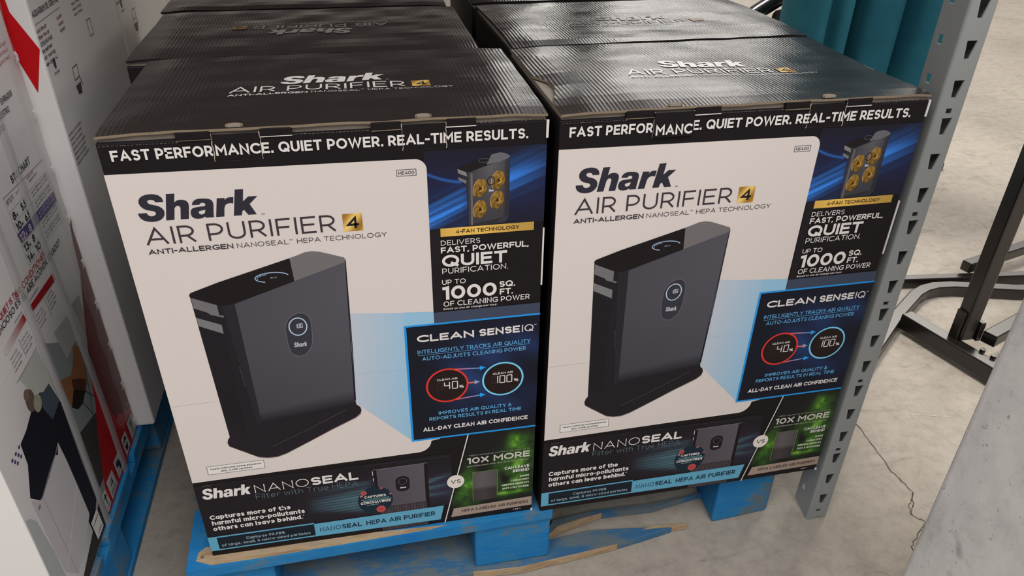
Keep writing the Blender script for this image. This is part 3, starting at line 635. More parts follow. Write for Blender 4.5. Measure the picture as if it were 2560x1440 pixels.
    for v_, u0, u1 in ((594.2, 230.5, 272.5), (597.2, 233, 276)):
        a.text('micro sized particles such as', u0, u1, v_, 2.0, .22, ink(120, 170, 170))
    a.text('less than one', 238, 256, 606.4, 1.8, .2, ink(150, 180, 180))
    # left words
    a.text('WITH', 12, 24, 523.6, 3, .14, ink(86, 82, 86)); a.shark(9, 77, 527.2, 548.8, WHT)
    a.text('NANO', 81.5, 158.4, 548.2, 15.8, .085, WHT); a.text('SEAL', 161.4, 230.2, 548.2, 16, .27, WHT)
    a.text('Filter with True HEPA', 81, 229, 560.8, 10.2, .085, ink(92, 108, 118))
    a.text('Captures more of the', 11, 126.2, 590.8, 8.8, .24, WHT); a.text('harmful micro-pollutants', 12, 145.6, 602.8, 8.8, .24, WHT); a.text('others can leave behind.', 11.6, 141, 614.8, 8.8, .24, WHT); a.text('+', 141.5, 143.6, 608.6, 2.2, .3, WHT)
    # comparison halves
    a = new('comparison_panel', 7)
    a.line(396.6, 487, 356.4, 669.3, 1.7, WHT); a.up().ell(375.8, 580.6, 13.6, 13.8, ink(206, 198, 192)); a.up().text('VS', 368.3, 383.4, 584.4, 7.8, .16, CHR)
    a.text('10X MORE', 394.4, 492.6, 547.2, 12.6, .24, ink(182, 178, 170)); G1 = ink(150, 150, 140)
    a.text('HEPA labeled air purifiers can emit up to', 398, 492.6, 531.6, 3.0, .2, ink(120, 120, 112)); a.text('particles back into the air in 0.3 microns', 394.4, 491, 553.6, 3.0, .2, G1)
    a.text('CAN LEAVE', 453, 492.6, 569.6, 6, .22, WHT); a.text('BEHIND', 466.5, 492.6, 577.6, 6, .22, WHT)
    for t_, u0, v_ in (('SMOKE', 478, 589.6), ('CARBON DUST', 463.4, 597.2), ('AIRBORNE DROPLETS', 448.6, 604.8), ('DUST & PET DANDER', 450, 612.6)): a.text(t_, u0, 492.8, v_, 4, .22, ink(190, 200, 176))
    def gp(u, v): k = (78 if v < 600 else 52)+(12-abs(u-418)*.6); return ink(k, k-5, k-3)
    a.grid(404, 440.4, 567.5, 629, 6, 8, gp); a.stroke([(402.6, 630), (402.8, 566.2), (441.4, 566.6), (441.4, 621.5), (462, 621.5)], 1.0, ink(112, 128, 84))
    a.poly([(371.4, 639.4), (498.4, 636.2), (498.8, 655.6), (366.7, 658.2)], ink(146, 130, 118)); a.up().text('HEPA-LABELED AIR PURIFIERS', 384.4, 492.6, 650.4, 6.2, .2, ink(66, 54, 50), rise=.004)
    a.text('1 OF 1', 468, 480, 662.3, 2.6, .2, WHT)
    # light blue base strip
    a = new('base_strip', 9)
    SB = ink(88, 150, 178); DN = ink(22, 30, 40)
    a.rect(.6, 13, 627, 657.2, SB); a.rect(13, 155.8, 627, 629.8, SB); a.rect(13, 155.8, 654.6, 657.2, SB); a.poly([(155.4, 629.5), (356, 629.4), (350, 659.8), (155.4, 657.6)], SB)
    a.rect(13, 155.4, 629.8, 654.6, DN); a.up()
    a.text('Captures 99.98%', 54, 111, 641.2, 5.6, .18, ink(128, 150, 160)); a.text('of large, small, & micro-sized particles', 17.4, 148.4, 650, 5.6, .18, ink(128, 150, 160))
    a.text('NANO', 163, 194.6, 648.6, 9.6, .12, ink(34, 52, 66)); a.text('SEAL', 196.4, 226.8, 648.6, 9.6, .25, ink(26, 42, 54)); a.text('HEPA AIR PURIFIER', 233.4, 341.5, 648.6, 9.6, .19, ink(26, 44, 58))
    # worn slit lines of the two tuck tabs
    a = new('worn_slits', 10, 'white worn paper along the cut slits of the closing tabs')
    for u_ in (118.6, 170.2, 326.6, 377.6):
        pts = [(u_+random.uniform(-.6, .6), v_) for v_ in (1.5, 6, 10, 14, 18, 22, 26, 30, 34)]
        for p, q in zip(pts, pts[1:]): a.line(*p, *q, random.uniform(.35, 1.15), ink(176, 166, 158))
    for u0, u1, v_ in ((119, 170, 33.6), (327, 377, 33.4)):
        u = u0
        while u < u1: w_ = random.uniform(1.5, 5); a.line(u, v_+random.uniform(-.4, .4), min(u1, u+w_), v_+random.uniform(-.4, .4), .3, ink(66, 60, 60)); u += w_+1
    for u0, u1, v_ in ((3, 82, 9.6), (206, 291, 7.2), (414, 497, 5.2)):
        u = u0
        while u < u1: w_ = random.uniform(1, 3.4); a.line(u, v_+random.uniform(-.3, .3), u+w_, v_+random.uniform(-.3, .3), random.uniform(.3, .8), ink(104, 96, 92)); u += w_+random.uniform(.6, 3)
    return A
def place_front(u, v, l): return (u/1000, -.0004-l*.00008, BH-v/1000)
LID_T = .005
def carton(label, loc, rz, front=True, lid_shift=(0, 0), text_dim=1.0, flip=False, share=None, kick=False, warp=0.0):
    t = thing('purifier_carton', label, 'carton', loc, rz, 'black purifier cartons on the blue pallet')
    mb = MB(); mb.box(0, BW, 0, BD, 0.0, BH-.0065)
    mb.build('carton_body', M_board, t, bev=.002)
    mb = MB(); mb.box(.003, BW-.003, .004, BD-.004, BH-.0065, BH-.0002); mb.build('inner_flap', M_flap, t)
    if share:
        for src in share: copy_part(src, t)
        arts = share
    else: arts = [a.build(t, place_front, M_print, getattr(a, 'label', None)) for a in front_art()] if front else []
    # lid: gloss top with raw corrugated edge
    sx, sy = lid_shift
    nx, ny = 50, 12; vs = []; x0, x1, y0, y1 = .001+sx, BW-.001, -.0006+sy, BD-.001
    rnd = random.Random(sum(map(ord, label)))
    ph = rnd.random()*6
    for j in range(ny+1):
        for i in range(nx+1):
            s1, s2 = i/nx, j/ny
            ex = .0012*noise.noise(Vector((i*.35, j*.35, ph))); ez = .0035*warp*math.sin(s1*5+ph)*math.sin(s2*3.1)+.0012*noise.noise(Vector((s1*9, s2*6, ph)))
            cz = -.0022*max(0, 1-min(s1, 1-s1)*14)-.0016*max(0, 1-s2*10)
            x = x0+(x1-x0)*s1; y = y0+(y1-y0)*s2
            if kick and s1 < .12 and s2 < .5: x += .016*(1-s1/.12)*math.sin(math.pi*min(1, (.5-s2)*2.4+.12))
            if j == 0: y += ex
            vs.append((x, y, BH+LID_T+ez+cz))
    def surf(x, y):
        s1 = (x-x0)/(x1-x0); s2 = (y-y0)/(y1-y0)
        return .0035*warp*math.sin(s1*5+ph)*math.sin(s2*3.1)+.0012*noise.noise(Vector((s1*9, s2*6, ph)))
    n0 = len(vs); fs = [(j*(nx+1)+i, j*(nx+1)+i+1, (j+1)*(nx+1)+i+1, (j+1)*(nx+1)+i) for j in range(ny) for i in range(nx)]
    per = [i for i in range(nx+1)]+[(j)*(nx+1)+nx for j in range(1, ny+1)]+[ny*(nx+1)+i for i in range(nx-1, -1, -1)]+[j*(nx+1) for j in range(ny-1, 0, -1)]
    m = MB(); m.add(vs, fs, 0)
    lo = [(vs[k][0], vs[k][1], vs[k][2]-.0030) for k in per]; n = len(per)
    m.add([vs[k] for k in per]+lo, [(i, (i+1) % n, (i+1) % n+n, i+n) for i in range(n)], 1)
    m.build('lid', [M_lid, M_kraft if front else M_board], t)
    # lid print
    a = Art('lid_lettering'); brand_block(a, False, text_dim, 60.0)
    if flip: pf = lambda u, v, l: ((399-u)/1000, (v+42)/1000, BH+LID_T+.0007+surf((399-u)/1000, (v+42)/1000)+l*.0002)
    else: pf = lambda u, v, l: ((u+101)/1000, (252-v)/1000, BH+LID_T+.0007+surf((u+101)/1000, (252-v)/1000)+l*.0002)
    a.build(t, pf, M_lidprint)
    return t, arts
def tabs(t, kick=False, pop=False):
    # strips between lid and front, tuck tabs, thumb notches
    for k, (u0, u1) in enumerate(((82, 118), (171, 205), (292, 326), (378, 413))):
        mb = MB(); mb.box(u0/1000, u1/1000, -.0018, .004, BH-.0075, BH+.0014, jit=.0003); mb.build('hinge_strip', M_board, t, bev=.0008)
        mb = MB(); mb.box(u0/1000, u1/1000, -.0022, .002, BH-.0084, BH-.0076, jit=.0003); mb.build('worn_crease', M_worn if k % 2 else M_kraft, t)
    for k, (u0, u1) in enumerate(((119, 170), (327, 377))):
        mb = MB(); mb.box(u0/1000, u1/1000, -.0004, .002, BH-.033, BH-.004); mb.build('tuck_tab', M_board, t)
        c = (u0+u1)/2000
        pts = [(c-.0095, 0)]+[(c+.0095*math.cos(R(q)), .0065*math.sin(R(q))) for q in range(170, 5, -15)]+[(c+.0095, 0)]
        mb = MB(); mb.prism([(x, y+.0015) for x, y in pts], 'z', BH+LID_T-.001, BH+LID_T+.0016); mb.build('thumb_notch', M_kraft, t)
        pts = [(c-.007, 0), (c-.005, .003), (c, .0042), (c+.005, .003), (c+.007, 0)]
        mb = MB(); mb.prism([(x, y+.0008) for x, y in pts], 'z', BH+LID_T-.0012, BH+LID_T+.0020); mb.build('notch_lining', M_flap, t)
def worn_corner(t, x):
    for z0, z1, w in ((BH-.028, BH-.006, .0022), (BH-.235, BH-.15, .0014), (.0, .004, .0025)):
        mb = MB(); mb.box(x-w, x+.0006, -.0012, .001, z0, z1, jit=.0002); mb.build('worn_corner', M_worn, t)
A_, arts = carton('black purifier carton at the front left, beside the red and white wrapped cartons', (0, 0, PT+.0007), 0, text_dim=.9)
tabs(A_); worn_corner(A_, BW)
B_, _ = carton('black purifier carton at the front right, touching the grey rack upright', (0.51236, -0.00617, PT+.0007), 0.00783, share=arts, kick=True, warp=1.0)
tabs(B_, kick=True); worn_corner(B_, BW)
# popped out tab on the right carton
mb = MB(); mb.box(-.0258, .0258, -.0007, .0, -.030, .0)
o = mb.build('popped_tab', M_board, B_); o.location = (.1445, -.0012, BH-.003); o.rotation_euler = (R(-5), 0, 0)
o['label'] = 'closing tab popped slightly out of its slot'
full = Art('tab_lettering', 1); headline(full)
keep = [f for f in full.f if 119.6 < sum(full.v[i][0] for i in f)/len(f) < 169.8]; full.f = keep
full.build(o, lambda u, v, l: (max(-.0257, min(.0257, u/1000-.1445)), -.0011, .003-.0035-v/1000+.0006), M_print)
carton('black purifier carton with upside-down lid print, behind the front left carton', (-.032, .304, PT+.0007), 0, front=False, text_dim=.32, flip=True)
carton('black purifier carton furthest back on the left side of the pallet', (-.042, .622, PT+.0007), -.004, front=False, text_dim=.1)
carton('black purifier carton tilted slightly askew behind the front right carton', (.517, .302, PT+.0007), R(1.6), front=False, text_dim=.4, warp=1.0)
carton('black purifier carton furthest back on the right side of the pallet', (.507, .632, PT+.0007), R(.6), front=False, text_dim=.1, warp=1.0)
# ------------------------------------------------ wrapped air conditioner cartons
CW = (0.74, 0.71, 0.715)
def ac_main():
    A = []
    def new(n, b2): a = Art(n, b2); a.label = None; A.append(a); return a
    # u = y in mm, v = -z in mm ; helper takes (y, z)
    def Pz(pts): return [(y, -z) for y, z in pts]
    a = new('room_picture', 1)
    def room(u, v):
        z = -v; t = max(0, min(1, (u+90)/330)); k = 176-60*max(0, (z-60)/300)*t; return ink(k, k-4, k-3) if z > 0 else ink(120, 114, 110)
    a.grid(-89.5, 321.5, -372, -1, 24, 20, lambda u, v: mixk(CW, ink(124, 124, 122), min(1, max(0, (372+v)/140))*max(.15, min(1, (u+70)/190))))
    a.up()
    a.poly(Pz([(111, 343), (232, 262), (205, 200), (190, 153), (119, 173), (112, 277)]), ink(120, 126, 126))
    a.poly(Pz([(148, 335), (206, 327), (225, 290), (190, 282), (160, 280)]), ink(150, 152, 150)); a.poly(Pz([(230, 330), (267, 326), (262, 296), (244, 262)]), ink(140, 136, 132))
    a.poly(Pz([(20, 352), (88, 349), (100, 250), (60, 262)]), ink(168, 168, 162))
    a.poly(Pz([(119, 173), (190, 153), (176, 134), (158, 98), (150, 60), (112, 60), (111, 140)]), ink(56, 54, 52))
    a.poly(Pz([(-20, 20), (112, 52), (120, 2), (-40, 2)]), ink(44, 38, 36)); a.up()
    a.poly(Pz([(-33, 290), (-10, 292), (20, 301), (53, 303), (64, 296), (85, 294), (97, 250), (93, 142), (93, 60), (50, 30), (40, 150), (32, 200), (-42, 200), (-60, 223), (-36, 258)]), ink(28, 27, 36))
    a.poly(Pz([(50, 303), (64, 296), (85, 294), (96, 255), (60, 250), (48, 280)]), ink(62, 72, 82))
    a.ell(26, -312, 13, 16, ink(92, 78, 72)); a.ell(40, -296, 12, 12, ink(140, 138, 118)); a.ell(22, -324, 8, 8, ink(110, 90, 80))
    for q in range(7): a.ell(-62+q*4, -290+6*(q % 3), 3.0, 2.4, ink(64, 56, 92), 8)
    a.up()
    a.poly(Pz([(190,282),(200,278),(207,267),(208,227),(197,210),(178,207),(158,197),(137,203),(122,222),(112,276),(140,262),(154,255),(178,268)]), ink(128, 86, 52))
    a.poly(Pz([(145, 234), (178, 207), (197, 210), (158, 197), (137, 203), (122, 219)]), ink(30, 22, 18)); a.poly(Pz([(150, 250), (178, 230), (195, 215), (178, 207), (145, 234)]), ink(72, 40, 28))
    a.stroke(Pz([(205, 235), (192, 190), (178, 160)]), 2, ink(60, 66, 76)); a.stroke(Pz([(176, 208), (200, 178), (206, 170)]), 1.6, ink(34, 34, 40)); a.stroke(Pz([(160, 196), (178, 160), (150, 120)]), 1.6, ink(40, 40, 44))
    # white unit
    a.poly(Pz([(50,217),(38,204),(32,210),(-39,197),(-61,219),(-58,120),(-54,73),(-29,37),(30,52),(58,65),(57,100),(56,137),(54,180)]), ink(176, 172, 174)); a.up()
    a.stroke(Pz([(-39, 198), (0, 207), (34, 211), (50, 217)]), 2.2, ink(120, 116, 122))
    a.line(-30, -40, -34, -196, 1.2, ink(150, 146, 148)); a.line(-48, -72, 56, -130, 1.4, ink(206, 202, 202)); a.ell(-50, -196, 4, 3, ink(120, 116, 118), 10)
    a.poly(Pz([(-88, 212), (-78, 205), (-68, 190), (-60, 120), (-58, 66), (-75, 70), (-89, 90)]), ink(160, 164, 164))
    # red diagonal panel
    a = new('red_panel', 4)
    a.poly(Pz([(321.5, 430), (330, 428), (310, 400), (300, 349), (264, 291), (240, 251), (210, 200), (199, 166), (176, 134), (158, 98), (136, 58), (121, 1), (321.5, 1)]), ink(160, 14, 22))
    a.up().poly(Pz([(309, 398), (299, 349), (262, 291), (240, 251), (212, 204), (226, 150), (250, 88), (321, 52), (321.5, 424)]), ink(96, 8, 14))
    for cu, cz in ((305, 62), (266, 71)):
        a.up(0); a.ring(cu, -cz, 9, 9, 1.2, ink(190, 150, 150)); a.line(cu-4, -cz, cu+4, -cz-3, 1, ink(190, 150, 150))
    a.text('1-800', 262, 330, -50, 5, .12, ink(190, 130, 130))
    ic = [(110, 132), (139, 175), (185, 221), (240, 270), (282, 319)]
    for k, (u0, u1) in enumerate(ic):
        a.up(); a.poly([(u0, -47), (u1-3, -44), (u1+1, -9), (u0+2, -7)], ink(176, 174, 174)); a.up()
        m_ = (u0+u1)/2; K_ = ink(28, 26, 28)
        if k == 0: a.line(m_, -36, m_, -20, 3, K_); a.poly([(m_-6, -32), (m_, -41), (m_+6, -32)], K_); a.line(u0+5, -14, u1-4, -14, 1.6, K_)
        if k == 1: a.text('4', m_-8, m_+8, -24, 14, .2, K_); a.line(u0+6, -18, u1-5, -18, 1.6, K_); a.line(u0+6, -13, u1-5, -13, 1.6, K_)
        if k == 2: a.poly([(m_-11, -37), (m_+3, -37), (m_+3, -31), (m_+12, -28), (m_+12, -14), (m_, -14), (m_, -24), (m_-11, -27)], K_); a.line(u0+4, -11, u1-4, -41, 1.4, K_)
        if k == 3: a.poly([(m_-9, -34), (m_, -41), (m_+9, -34), (m_+6, -30), (m_, -34), (m_-6, -30)], K_); a.poly([(m_-8, -24), (m_+8, -24), (m_+4, -12), (m_-4, -12)], K_); a.stroke([(m_-8, -14), (m_+8, -28)], 1.2, K_)
        if k == 4: a.poly([(m_-8, -40), (m_+8, -40), (m_+5, -28), (m_+1.4, -26), (m_+1.4, -15), (m_+6, -13), (m_-6, -13), (m_-1.4, -15), (m_-1.4, -26), (m_-5, -28)], K_)
    a.poly([(50, -52), (81, -52), (82, -12), (52, -14)], ink(196, 192, 190)); a.up().text('WARNING', 54, 78, -40, 4, .2, CHR); a.text('LABEL', 60, 78, -18, 4.4, .16, CHR)
    # btu table and lettering
    a = new('chart_lettering', 4); K_ = ink(40, 36, 42); RD = ink(150, 24, 34)
    a.text('BTU CHART', 183, 254, -549, 10.5, .15, K_); a.line(144, -545, 296, -538, .9, ink(120, 112, 116)); a.text("BTU'S", 150, 172, -533, 6.5, .12, K_)
    a.text('SACC', 182, 194, -534, 3.2, .12, K_)
    for k, z in enumerate((524, 507.5, 491.5, 475.5, 460, 445)): a.line(146, -z, 297, -(z-4), .5, ink(140, 132, 136))
    a.poly(Pz([(147, 493), (298, 487), (297, 472), (151, 478)]), ink(86, 72, 118)); a.up()
    for k, (l1, l2) in enumerate((('8', '5.5'), ('10', '6.5'), ('12', '8'), ('13', '8'), ('14', '10'))):
        z = 511-k*15.8; c = K_ if k != 2 else ink(196, 190, 200)
        a.text(l1, 152, 152+(16 if len(l1) > 1 else 10), -(z-1), 10.5, .2, c); a.text('K', 153+(17 if len(l1) > 1 else 11), 158+(17 if len(l1) > 1 else 11), -(z-1), 5, .2, c)
        a.text(l2, 183, 183+(18 if len(l2) > 1 else 9), -(z-2), 10.5, .2, c)
        for r_ in range(2): a.text('up to 350 sq. ft. small', 226, 290, -(z+4-r_*5.6), 3.4, .16, c)
    a.text('small room', 226, 252, -536, 3.6, .14, RD); a.text('medium room', 230, 262, -530, 3.6, .14, K_); a.line(297, -517, 298, -440, .7, ink(140, 132, 136)); a.line(146, -545, 148, -445, .5, ink(140, 132, 136))
    a.text('AIR CONDITIONER', 84, 205, -430, 9.5, .15, RD); a.text('EL AIRE ACONDICIONADO?', 100, 262, -418, 9.5, .15, K_)
    a.text('QUIET IS TH', 31, 92, -433, 9, .15, RD); a.text('SILENCIOSO ES', -5, 92, -421, 9, .15, K_)
    a.poly(Pz([(112, 404), (207, 400), (209, 388), (113, 394)]), RD)
    P1 = [(12, -403), (88, -407), (90, -396), (13, -394)]; a.raw(P1, [(0, 1, 2, 3)], [CW, RD, RD, CW])
    a.text('conventional unit', 116, 150, -408, 3.4, .14, K_); a.text('standard', 60, 86, -410, 3.2, .14, K_)
    for u0 in (116, 162, 18, 58):
        for r_ in range(4): a.text('room cooling'[:8+r_], u0, u0+24+3*(r_ % 3), -(382-r_*6.2), 3, .15, ink(70, 64, 68) if r_ else K_)
    a.line(156, -388, 160, -356, .6, K_); a.line(54, -390, 56, -362, .6, K_); a.line(12, -352, 90, -352, .8, ink(90, 80, 76))
    for r_ in range(3): a.text('PARA LA MANANA Y TODO'[:14+r_*3], -40, 26+r_*4, -(478-r_*9), 5, .14, ink(60, 56, 62))
    a.text('ENFRIADOR', 228, 268, -640, 8, .14, K_); a.text('NUESTRO', 205, 245, -626, 8, .14, K_); a.text('BTU', 196, 214, -612, 8, .14, K_)
    for r_ in range(3): a.text('cooling and heat', 240, 300, -(700-r_*9), 5, .12, RD)
    return A
def ac_side(name='side_lettering', off=0):
    a = Art(name, 1); K_ = ink(70, 62, 64); RD = ink(120, 46, 52)
    def o(u): return u+off
    a.text('AQUARIUM DE CRISTAL', o(332), o(447), -725, 8.5, .16, K_); a.line(o(331), -716, o(444), -717, .7, K_)
    for r_, (t_, c) in enumerate((('cool the air', RD), ('filter the air', RD), ('COOLING MADE', K_), ('dry and fresh', K_), ('air swing', K_), ('easy', K_))): a.text(t_, o(330), o(372+5*(r_ % 3)), -(705-r_*9), 5.4, .18, c)
    for r_ in range(3): a.text('quiet', o(420), o(444), -(704-r_*9), 5, .18, RD if r_ < 2 else K_)
    a.ell(o(361), -657, 5, 8, K_, 14); a.text('DRY MODE', o(350), o(372), -642, 4, .15, K_)
    a.stroke([(o(426), -632), (o(449), -632), (o(446), -614), (o(423), -614), (o(426), -632)], 1.6, K_); a.stroke([(o(446), -614), (o(452), -600)], 1.6, K_); a.poly([(o(420), -606), (o(445), -606), (o(440), -590), (o(424), -592)], K_)
    for r_ in range(7): a.text('window kit included', o(333), o(396-4*(r_ % 3)), -(556-r_*7.5), 4.2, .15, RD if r_ < 3 else K_)
    a.stroke([(o(550), -675), (o(570), -675), (o(570), -650), (o(551), -650), (o(550), -675)], 1.4, K_)
    for r_ in range(4): a.text('easy install', o(500), o(545), -(716-r_*8), 4.6, .16, K_)
    return a
def ac_carton(label, x1, y0, y1, h, w, arts, front_strip=False):
    t = thing('air_conditioner_carton', label, 'carton', (x1, y0, PT+.0012), 0, 'white cartons in a row at the left')
    mb = MB(); mb.box(-w, 0, 0, y1-y0, .0008, h); mb.build('carton_body', M_white, t, bev=.004)
    for a in arts: a.build(t, lambda u, v, l: (.0005+l*.0001, u/1000-y0, -v/1000), M_print_ac)
    return t
ac1 = ac_carton('wrapped white carton with red corner panel and chart, nearest the camera on the left', -.173, -.09, .322, .88, .47, ac_main())
# folds of clear wrap down the side
for (yc, w_, z0, z1) in ((.101, .021, 0.0, .60), (.212, .023, .0, .80)):
    mb = MB(); n = 26
    for k in range(n):
        za, zb = z0+(z1-z0)*k/n, z0+(z1-z0)*(k+1)/n; oa, ob = .002*math.sin(za*21), .002*math.sin(zb*21)
        yy = lambda z, s_: yc+.09+s_*w_/2+.0035*math.sin(z*9)+(.012*(z-.3) if yc < .15 else -.02*(z-.3))
        mb.add([(.0032, yy(za, -1), za), (.0068, yy(za, 0), za), (.0032, yy(za, 1), za), (.0032, yy(zb, -1), zb), (.0068, yy(zb, 0), zb), (.0032, yy(zb, 1), zb)], [(0, 1, 4, 3), (1, 2, 5, 4)])
    mb.build('wrap_fold', M_film, ac1, smooth=True)['label'] = 'cloudy fold of clear plastic wrap'
mb = MB(); n = 60
for k in range(n):
    za, zb = .88*k/n, .88*(k+1)/n; f = lambda z: .398+.003*math.sin(z*2*math.pi/.082)
    mb.add([(.0034, f(za)-.026, za), (.0075, f(za)-.008, za), (.004, f(za)+.006, za), (.0034, f(zb)-.026, zb), (.0075, f(zb)-.008, zb), (.004, f(zb)+.006, zb)], [(0, 1, 4, 3), (1, 2, 5, 4)])
mb.build('wrap_edge', M_film2, ac1, smooth=True)['label'] = 'rippled edge of clear plastic wrap'
for z in (.03, .113, .197, .280, .358, .436, .516, .60, .68):  # pale little tubes stand in for glints on the film ripples
    for d in (-.0022, .0022):
        mb = MB(); mb.tube([(.0045, .396+d, z-.007), (.0065, .3965+d, z-.004), (.0068, .3965+d, z+.003), (.005, .396+d, z+.008)], .00075, 6)
        mb.build('wrap_ripple_glint', M_glint, ac1, smooth=True)
s2 = ac_side()
ac2 = ac_carton('white carton with small grey print standing proud behind the wrapped carton', -.142, .327, .745, .88, .5, [s2])
a = Art('red_stripe', 1); a.poly([(-31, -880), (-24, -735), (-1, -685), (-20, -625), (-45, -720), (-60, -880)], ink(176, 16, 24))
a.build(ac2, lambda u, v, l: (u/1000, -.0006, -v/1000), M_print_ac)
ac3 = ac_carton('white carton with small print, last in the row beside the black cartons', -.142, .750, 1.165, .88, .5, [ac_side(off=417)])
# ------------------------------------------------ grey rack upright
up = thing('pallet_rack', 'grey perforated steel rack upright at the right of the black cartons', 'rack', (0, 0, 0))
X0, X1, Y0, DY = 1.032, 1.0725, .0035, .047
holes = []
zc = [PT+.7765-.0508*k for k in range(-6, 19)]
for z in zc:
    if z < .03: continue
    holes.append([(1.0445, z+.0115), (1.0600, z+.0115), (1.0545, z-.0115), (1.0475, z-.0115)])
for k in range(-2, 6):
    z = PT+.6455-.1525*k; holes.append([(1.0462, z+.0034), (1.0552, z+.0034), (1.0552, z-.0034), (1.0462, z-.0034)])
holes = [h for h in holes if min(q[1] for q in h) > .012]
mb = MB(); mb.prism([(X0+.004, .0), (1.0475, 0), (1.049, .006), (1.058, .006), (1.059, 0), (X1-.003, 0), (X1-.003, 2.3), (X0+.004, 2.3)], 'y', Y0, Y0+.002, holes=holes)
mb.build('front_flange', M_steel, up)
sh = []
for z in [PT+q for q in (.732+.0508*2, .732+.0508, .732, .681, .58, .48, .38, .28, .18, .08, -.085)]:
    sh.append([(Y0+.029, z-.006), (Y0+.038, z-.006), (Y0+.038, z+.006), (Y0+.029, z+.006)])
mb = MB(); mb.prism([(Y0+.004, 0), (Y0+DY, .012), (Y0+DY, 2.3), (Y0+.004, 2.3)], 'x', X0, X0+.002, holes=sh); mb.build('side_flange', M_steel, up)
mb = MB(); mb.prism([(Y0+.003, 0), (Y0+.03, .0), (Y0+.03, 2.3), (Y0+.003, 2.3)], 'x', X1-.002, X1); mb.build('side_flange', M_steel, up)
mb = MB()
for xa, s_ in ((X0, 1), (X1, -1)):
    pts = [(xa+s_*(.0042-.0042*math.cos(R(q))), Y0+.0042-.0042*math.sin(R(q))) for q in range(0, 91, 15)]
    inn = [(xa+s_*(.0042-.0022*math.cos(R(q))), Y0+.0042-.0022*math.sin(R(q))) for q in range(90, -1, -15)]
    mb.prism(pts+inn, 'z', 0.0, 2.3)
mb.build('rounded_corner', M_steel, up, smooth=False)
mb = MB(); mb.box(X0+.003, X1-.003, Y0+.028, Y0+.03, .02, 2.3); mb.build('hole_shade_sheet', M_rubber, up)  # black sheet added inside the upright so its holes look dark
for y_ in (.012, 1.22):  # unseen shelf added overhead, set low to shade the gaps between cartons
    mb = MB(); mb.box(-1.9, X0-.001, y_, y_+.045, 1.36, 1.45); mb.build('shade_shelf_beam', M_steel, up, bev=.004)
for k in range(15):
    mb = MB(); mb.box(-1.9+k*.195, -1.9+k*.195+.185, .0, 1.27, 1.45, 1.475); mb.build('shade_shelf_plank', M_wood, up)
# ------------------------------------------------ white column lower right
colm = thing('white_column', 'scuffed white painted column cutting into the lower right corner', 'column')
mb = MB(); mb.box(1.052, 1.40, -.56, -.2, 0, 1.1); mb.build('column_shaft', M_col, colm, bev=.012, seg=4)
# ------------------------------------------------ black weight bench frame on the floor
bn = thing('bench_frame', 'black steel equipment frame standing on the floor at right', 'bench frame')
def sqtube(name, pts, w, h, z0, m=M_dark, parent=bn):
    # flat polyline swept as a rectangular tube lying on the floor
    a = Art('t'); a.stroke(pts, w, (0, 0, 0)); v = [(p[0], p[1]) for p in a.v]; n = len(v)//2
    vs = [(x, y, z0) for x, y in v]+[(x, y, z0+h) for x, y in v]; m2 = len(v); fs = []
    for i in range(n-1):
        p, q = 2*i, 2*i+1; r_, s_ = p+2, q+2
        fs += [(p, q, s_, r_), (p+m2, r_+m2, s_+m2, q+m2), (p, r_, r_+m2, p+m2), (q, q+m2, s_+m2, s_)]
    fs += [(0, m2, m2+1, 1), (m2-2, m2-1, 2*m2-1, 2*m2-2)]
    mb = MB(); mb.add(vs, fs); return mb.build(name, m, parent, bev=.003)
sqtube('cross_tube', [(1.30, .775), (1.739, .727), (1.935, .705), (2.9, .60)], .026, .030, .001)
sqtube('base_tube', [(1.30, .31), (1.50, .475), (1.60, .558), (1.72, .645), (1.76, .664), (1.80, .672), (1.85, .668), (2.013, .622), (2.9, .42)], .032, .032, .001)
sqtube('foot_beam', [(1.604, .535), (1.665, .31), (1.76, -.03)], .036, .042, .012)
mb = MB(); mb.box(1.650, 1.687, .397, .434, .054, 1.5); mb.build('post', M_dark, bn, bev=.004)
mb = MB(); mb.box(1.643, 1.650, .404, .430, .05, .13); mb.box(1.687, 1.70, .39, .44, .054, .105); mb.build('post_bracket', M_dark, bn, bev=.002)
sqtube('brace', [(1.705, .375), (1.95, .47), (2.4, .66)], .034, .030, .054, M_dark)
sqtube('brace', [(1.93, .725), (2.2, .80), (2.7, .96)], .030, .03, .032, M_dark)
for x, y in ((1.655, .352), (1.662, .325)):
    mb = MB(); mb.tube([(x+.02, y, .053), (x+.02, y, .061)], .007, 6); mb.build('bolt', M_dark, bn)
mb = MB(); mb.tube([(2.419, 1.467, .0), (2.419, 1.467, .03)], .014, 8); tag(mb.build('rubber_foot_cap', M_rubber), 'small black rubber cap lying on the open floor', 'cap')
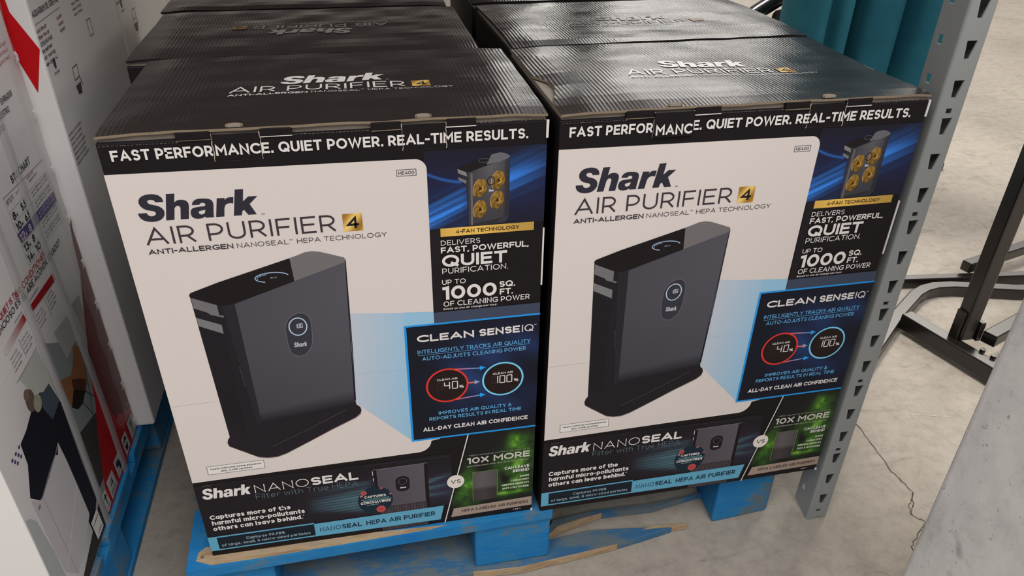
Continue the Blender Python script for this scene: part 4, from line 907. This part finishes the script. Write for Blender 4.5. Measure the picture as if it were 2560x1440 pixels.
# ------------------------------------------------ teal canvas behind, leg, dark red post
te = thing('furled_canvas', 'teal furled canvas standing behind the right cartons', 'furled umbrella')
prof = [(1.50, 1.22), (1.492, 1.12), (1.515, 1.06), (1.545, 1.065), (1.562, 1.10), (1.582, 1.06), (1.612, 1.06), (1.622, 1.15), (1.645, 1.14), (1.655, 1.05), (1.72, 1.02), (1.765, 1.06), (1.778, 1.10), (1.80, 1.03), (1.86, 1.0), (1.915, 1.03), (1.94, 1.12), (1.92, 1.3), (1.78, 1.42), (1.60, 1.38)]
mb = MB(); cxy = (1.72, 1.2); levels = [(0.02, .95), (.35, .98), (.7, 1.0), (1.2, .9), (1.7, .6), (1.95, .2)]
sm = []
n = len(prof)
for i in range(n):   # smooth profile
    p0, p1, p2, p3 = prof[i-1], prof[i], prof[(i+1) % n], prof[(i+2) % n]
    for t in (0, .25, .5, .75):
        sm.append(tuple(.5*((2*p1[k])+(-p0[k]+p2[k])*t+(2*p0[k]-5*p1[k]+4*p2[k]-p3[k])*t*t+(-p0[k]+3*p1[k]-3*p2[k]+p3[k])*t**3) for k in (0, 1)))
n = len(sm); vs = [(cxy[0]+(x-cxy[0])*s_, cxy[1]+(y-cxy[1])*s_, z) for z, s_ in levels for x, y in sm]
mb.add(vs, [(j*n+i, j*n+(i+1) % n, (j+1)*n+(i+1) % n, (j+1)*n+i) for j in range(len(levels)-1) for i in range(n)]+[tuple(range(n))])
mb.build('canvas', M_teal, te, smooth=True)
mb = MB(); mb.tube([(1.72, 1.2, 0), (1.72, 1.2, 2.2)], .024, 12); mb.build('pole', M_dark, te)
lg = thing('folding_table', 'dark tube leg with round foot cap behind the rear right carton', 'folded table')
mb = MB(); mb.tube([(1.45, 1.62, .43), (1.637, 1.62, .565), (1.72, 1.62, .615), (1.95, 1.62, .76)], .028, 12); mb.build('leg', M_dark, lg, smooth=True)
mb = MB(); mb.tube([(1.70, 1.58, .548), (1.745, 1.60, .548)], [.030, .030], 20); mb.build('foot_cap', M_rubber, lg)
mb = MB(); mb.tube([(1.50, 1.62, 0), (1.50, 1.62, .46)], .016, 10); mb.build('strut', M_dark, lg)
mb = MB(); mb.box(1.872, 1.90, 1.72, 1.745, 0, 1.4); tag(mb.build('red_post', M_red, bev=.003), 'thin dark red post just left of the teal canvas', 'post')

# ------------------------------------------------ two-tone backdrop and post, added out of view for the lid reflections
M_lt = mat('pale_reflection_panel', (0.55, 0.5, 0.46), 0.7, spec=0.2)
M_dk = mat('dark_reflection_panel', (0.02, 0.014, 0.012), 0.75, spec=0.2)
mb = MB(); mb.box(-2.2, .9, 2.1, 2.3, 0, 1.08, mi=0); mb.box(-2.2, .9, 2.1, 2.3, 1.085, 2.6, mi=1)
tag(mb.build('reflection_backdrop', [M_lt, M_dk]), kind='structure')
mb = MB(); mb.box(1.12, 1.25, 2.1, 2.2, 0, 3.0); tag(mb.build('rear_rack_post', M_dark, bev=.004), 'dark steel post standing behind the purifier cartons', 'post')
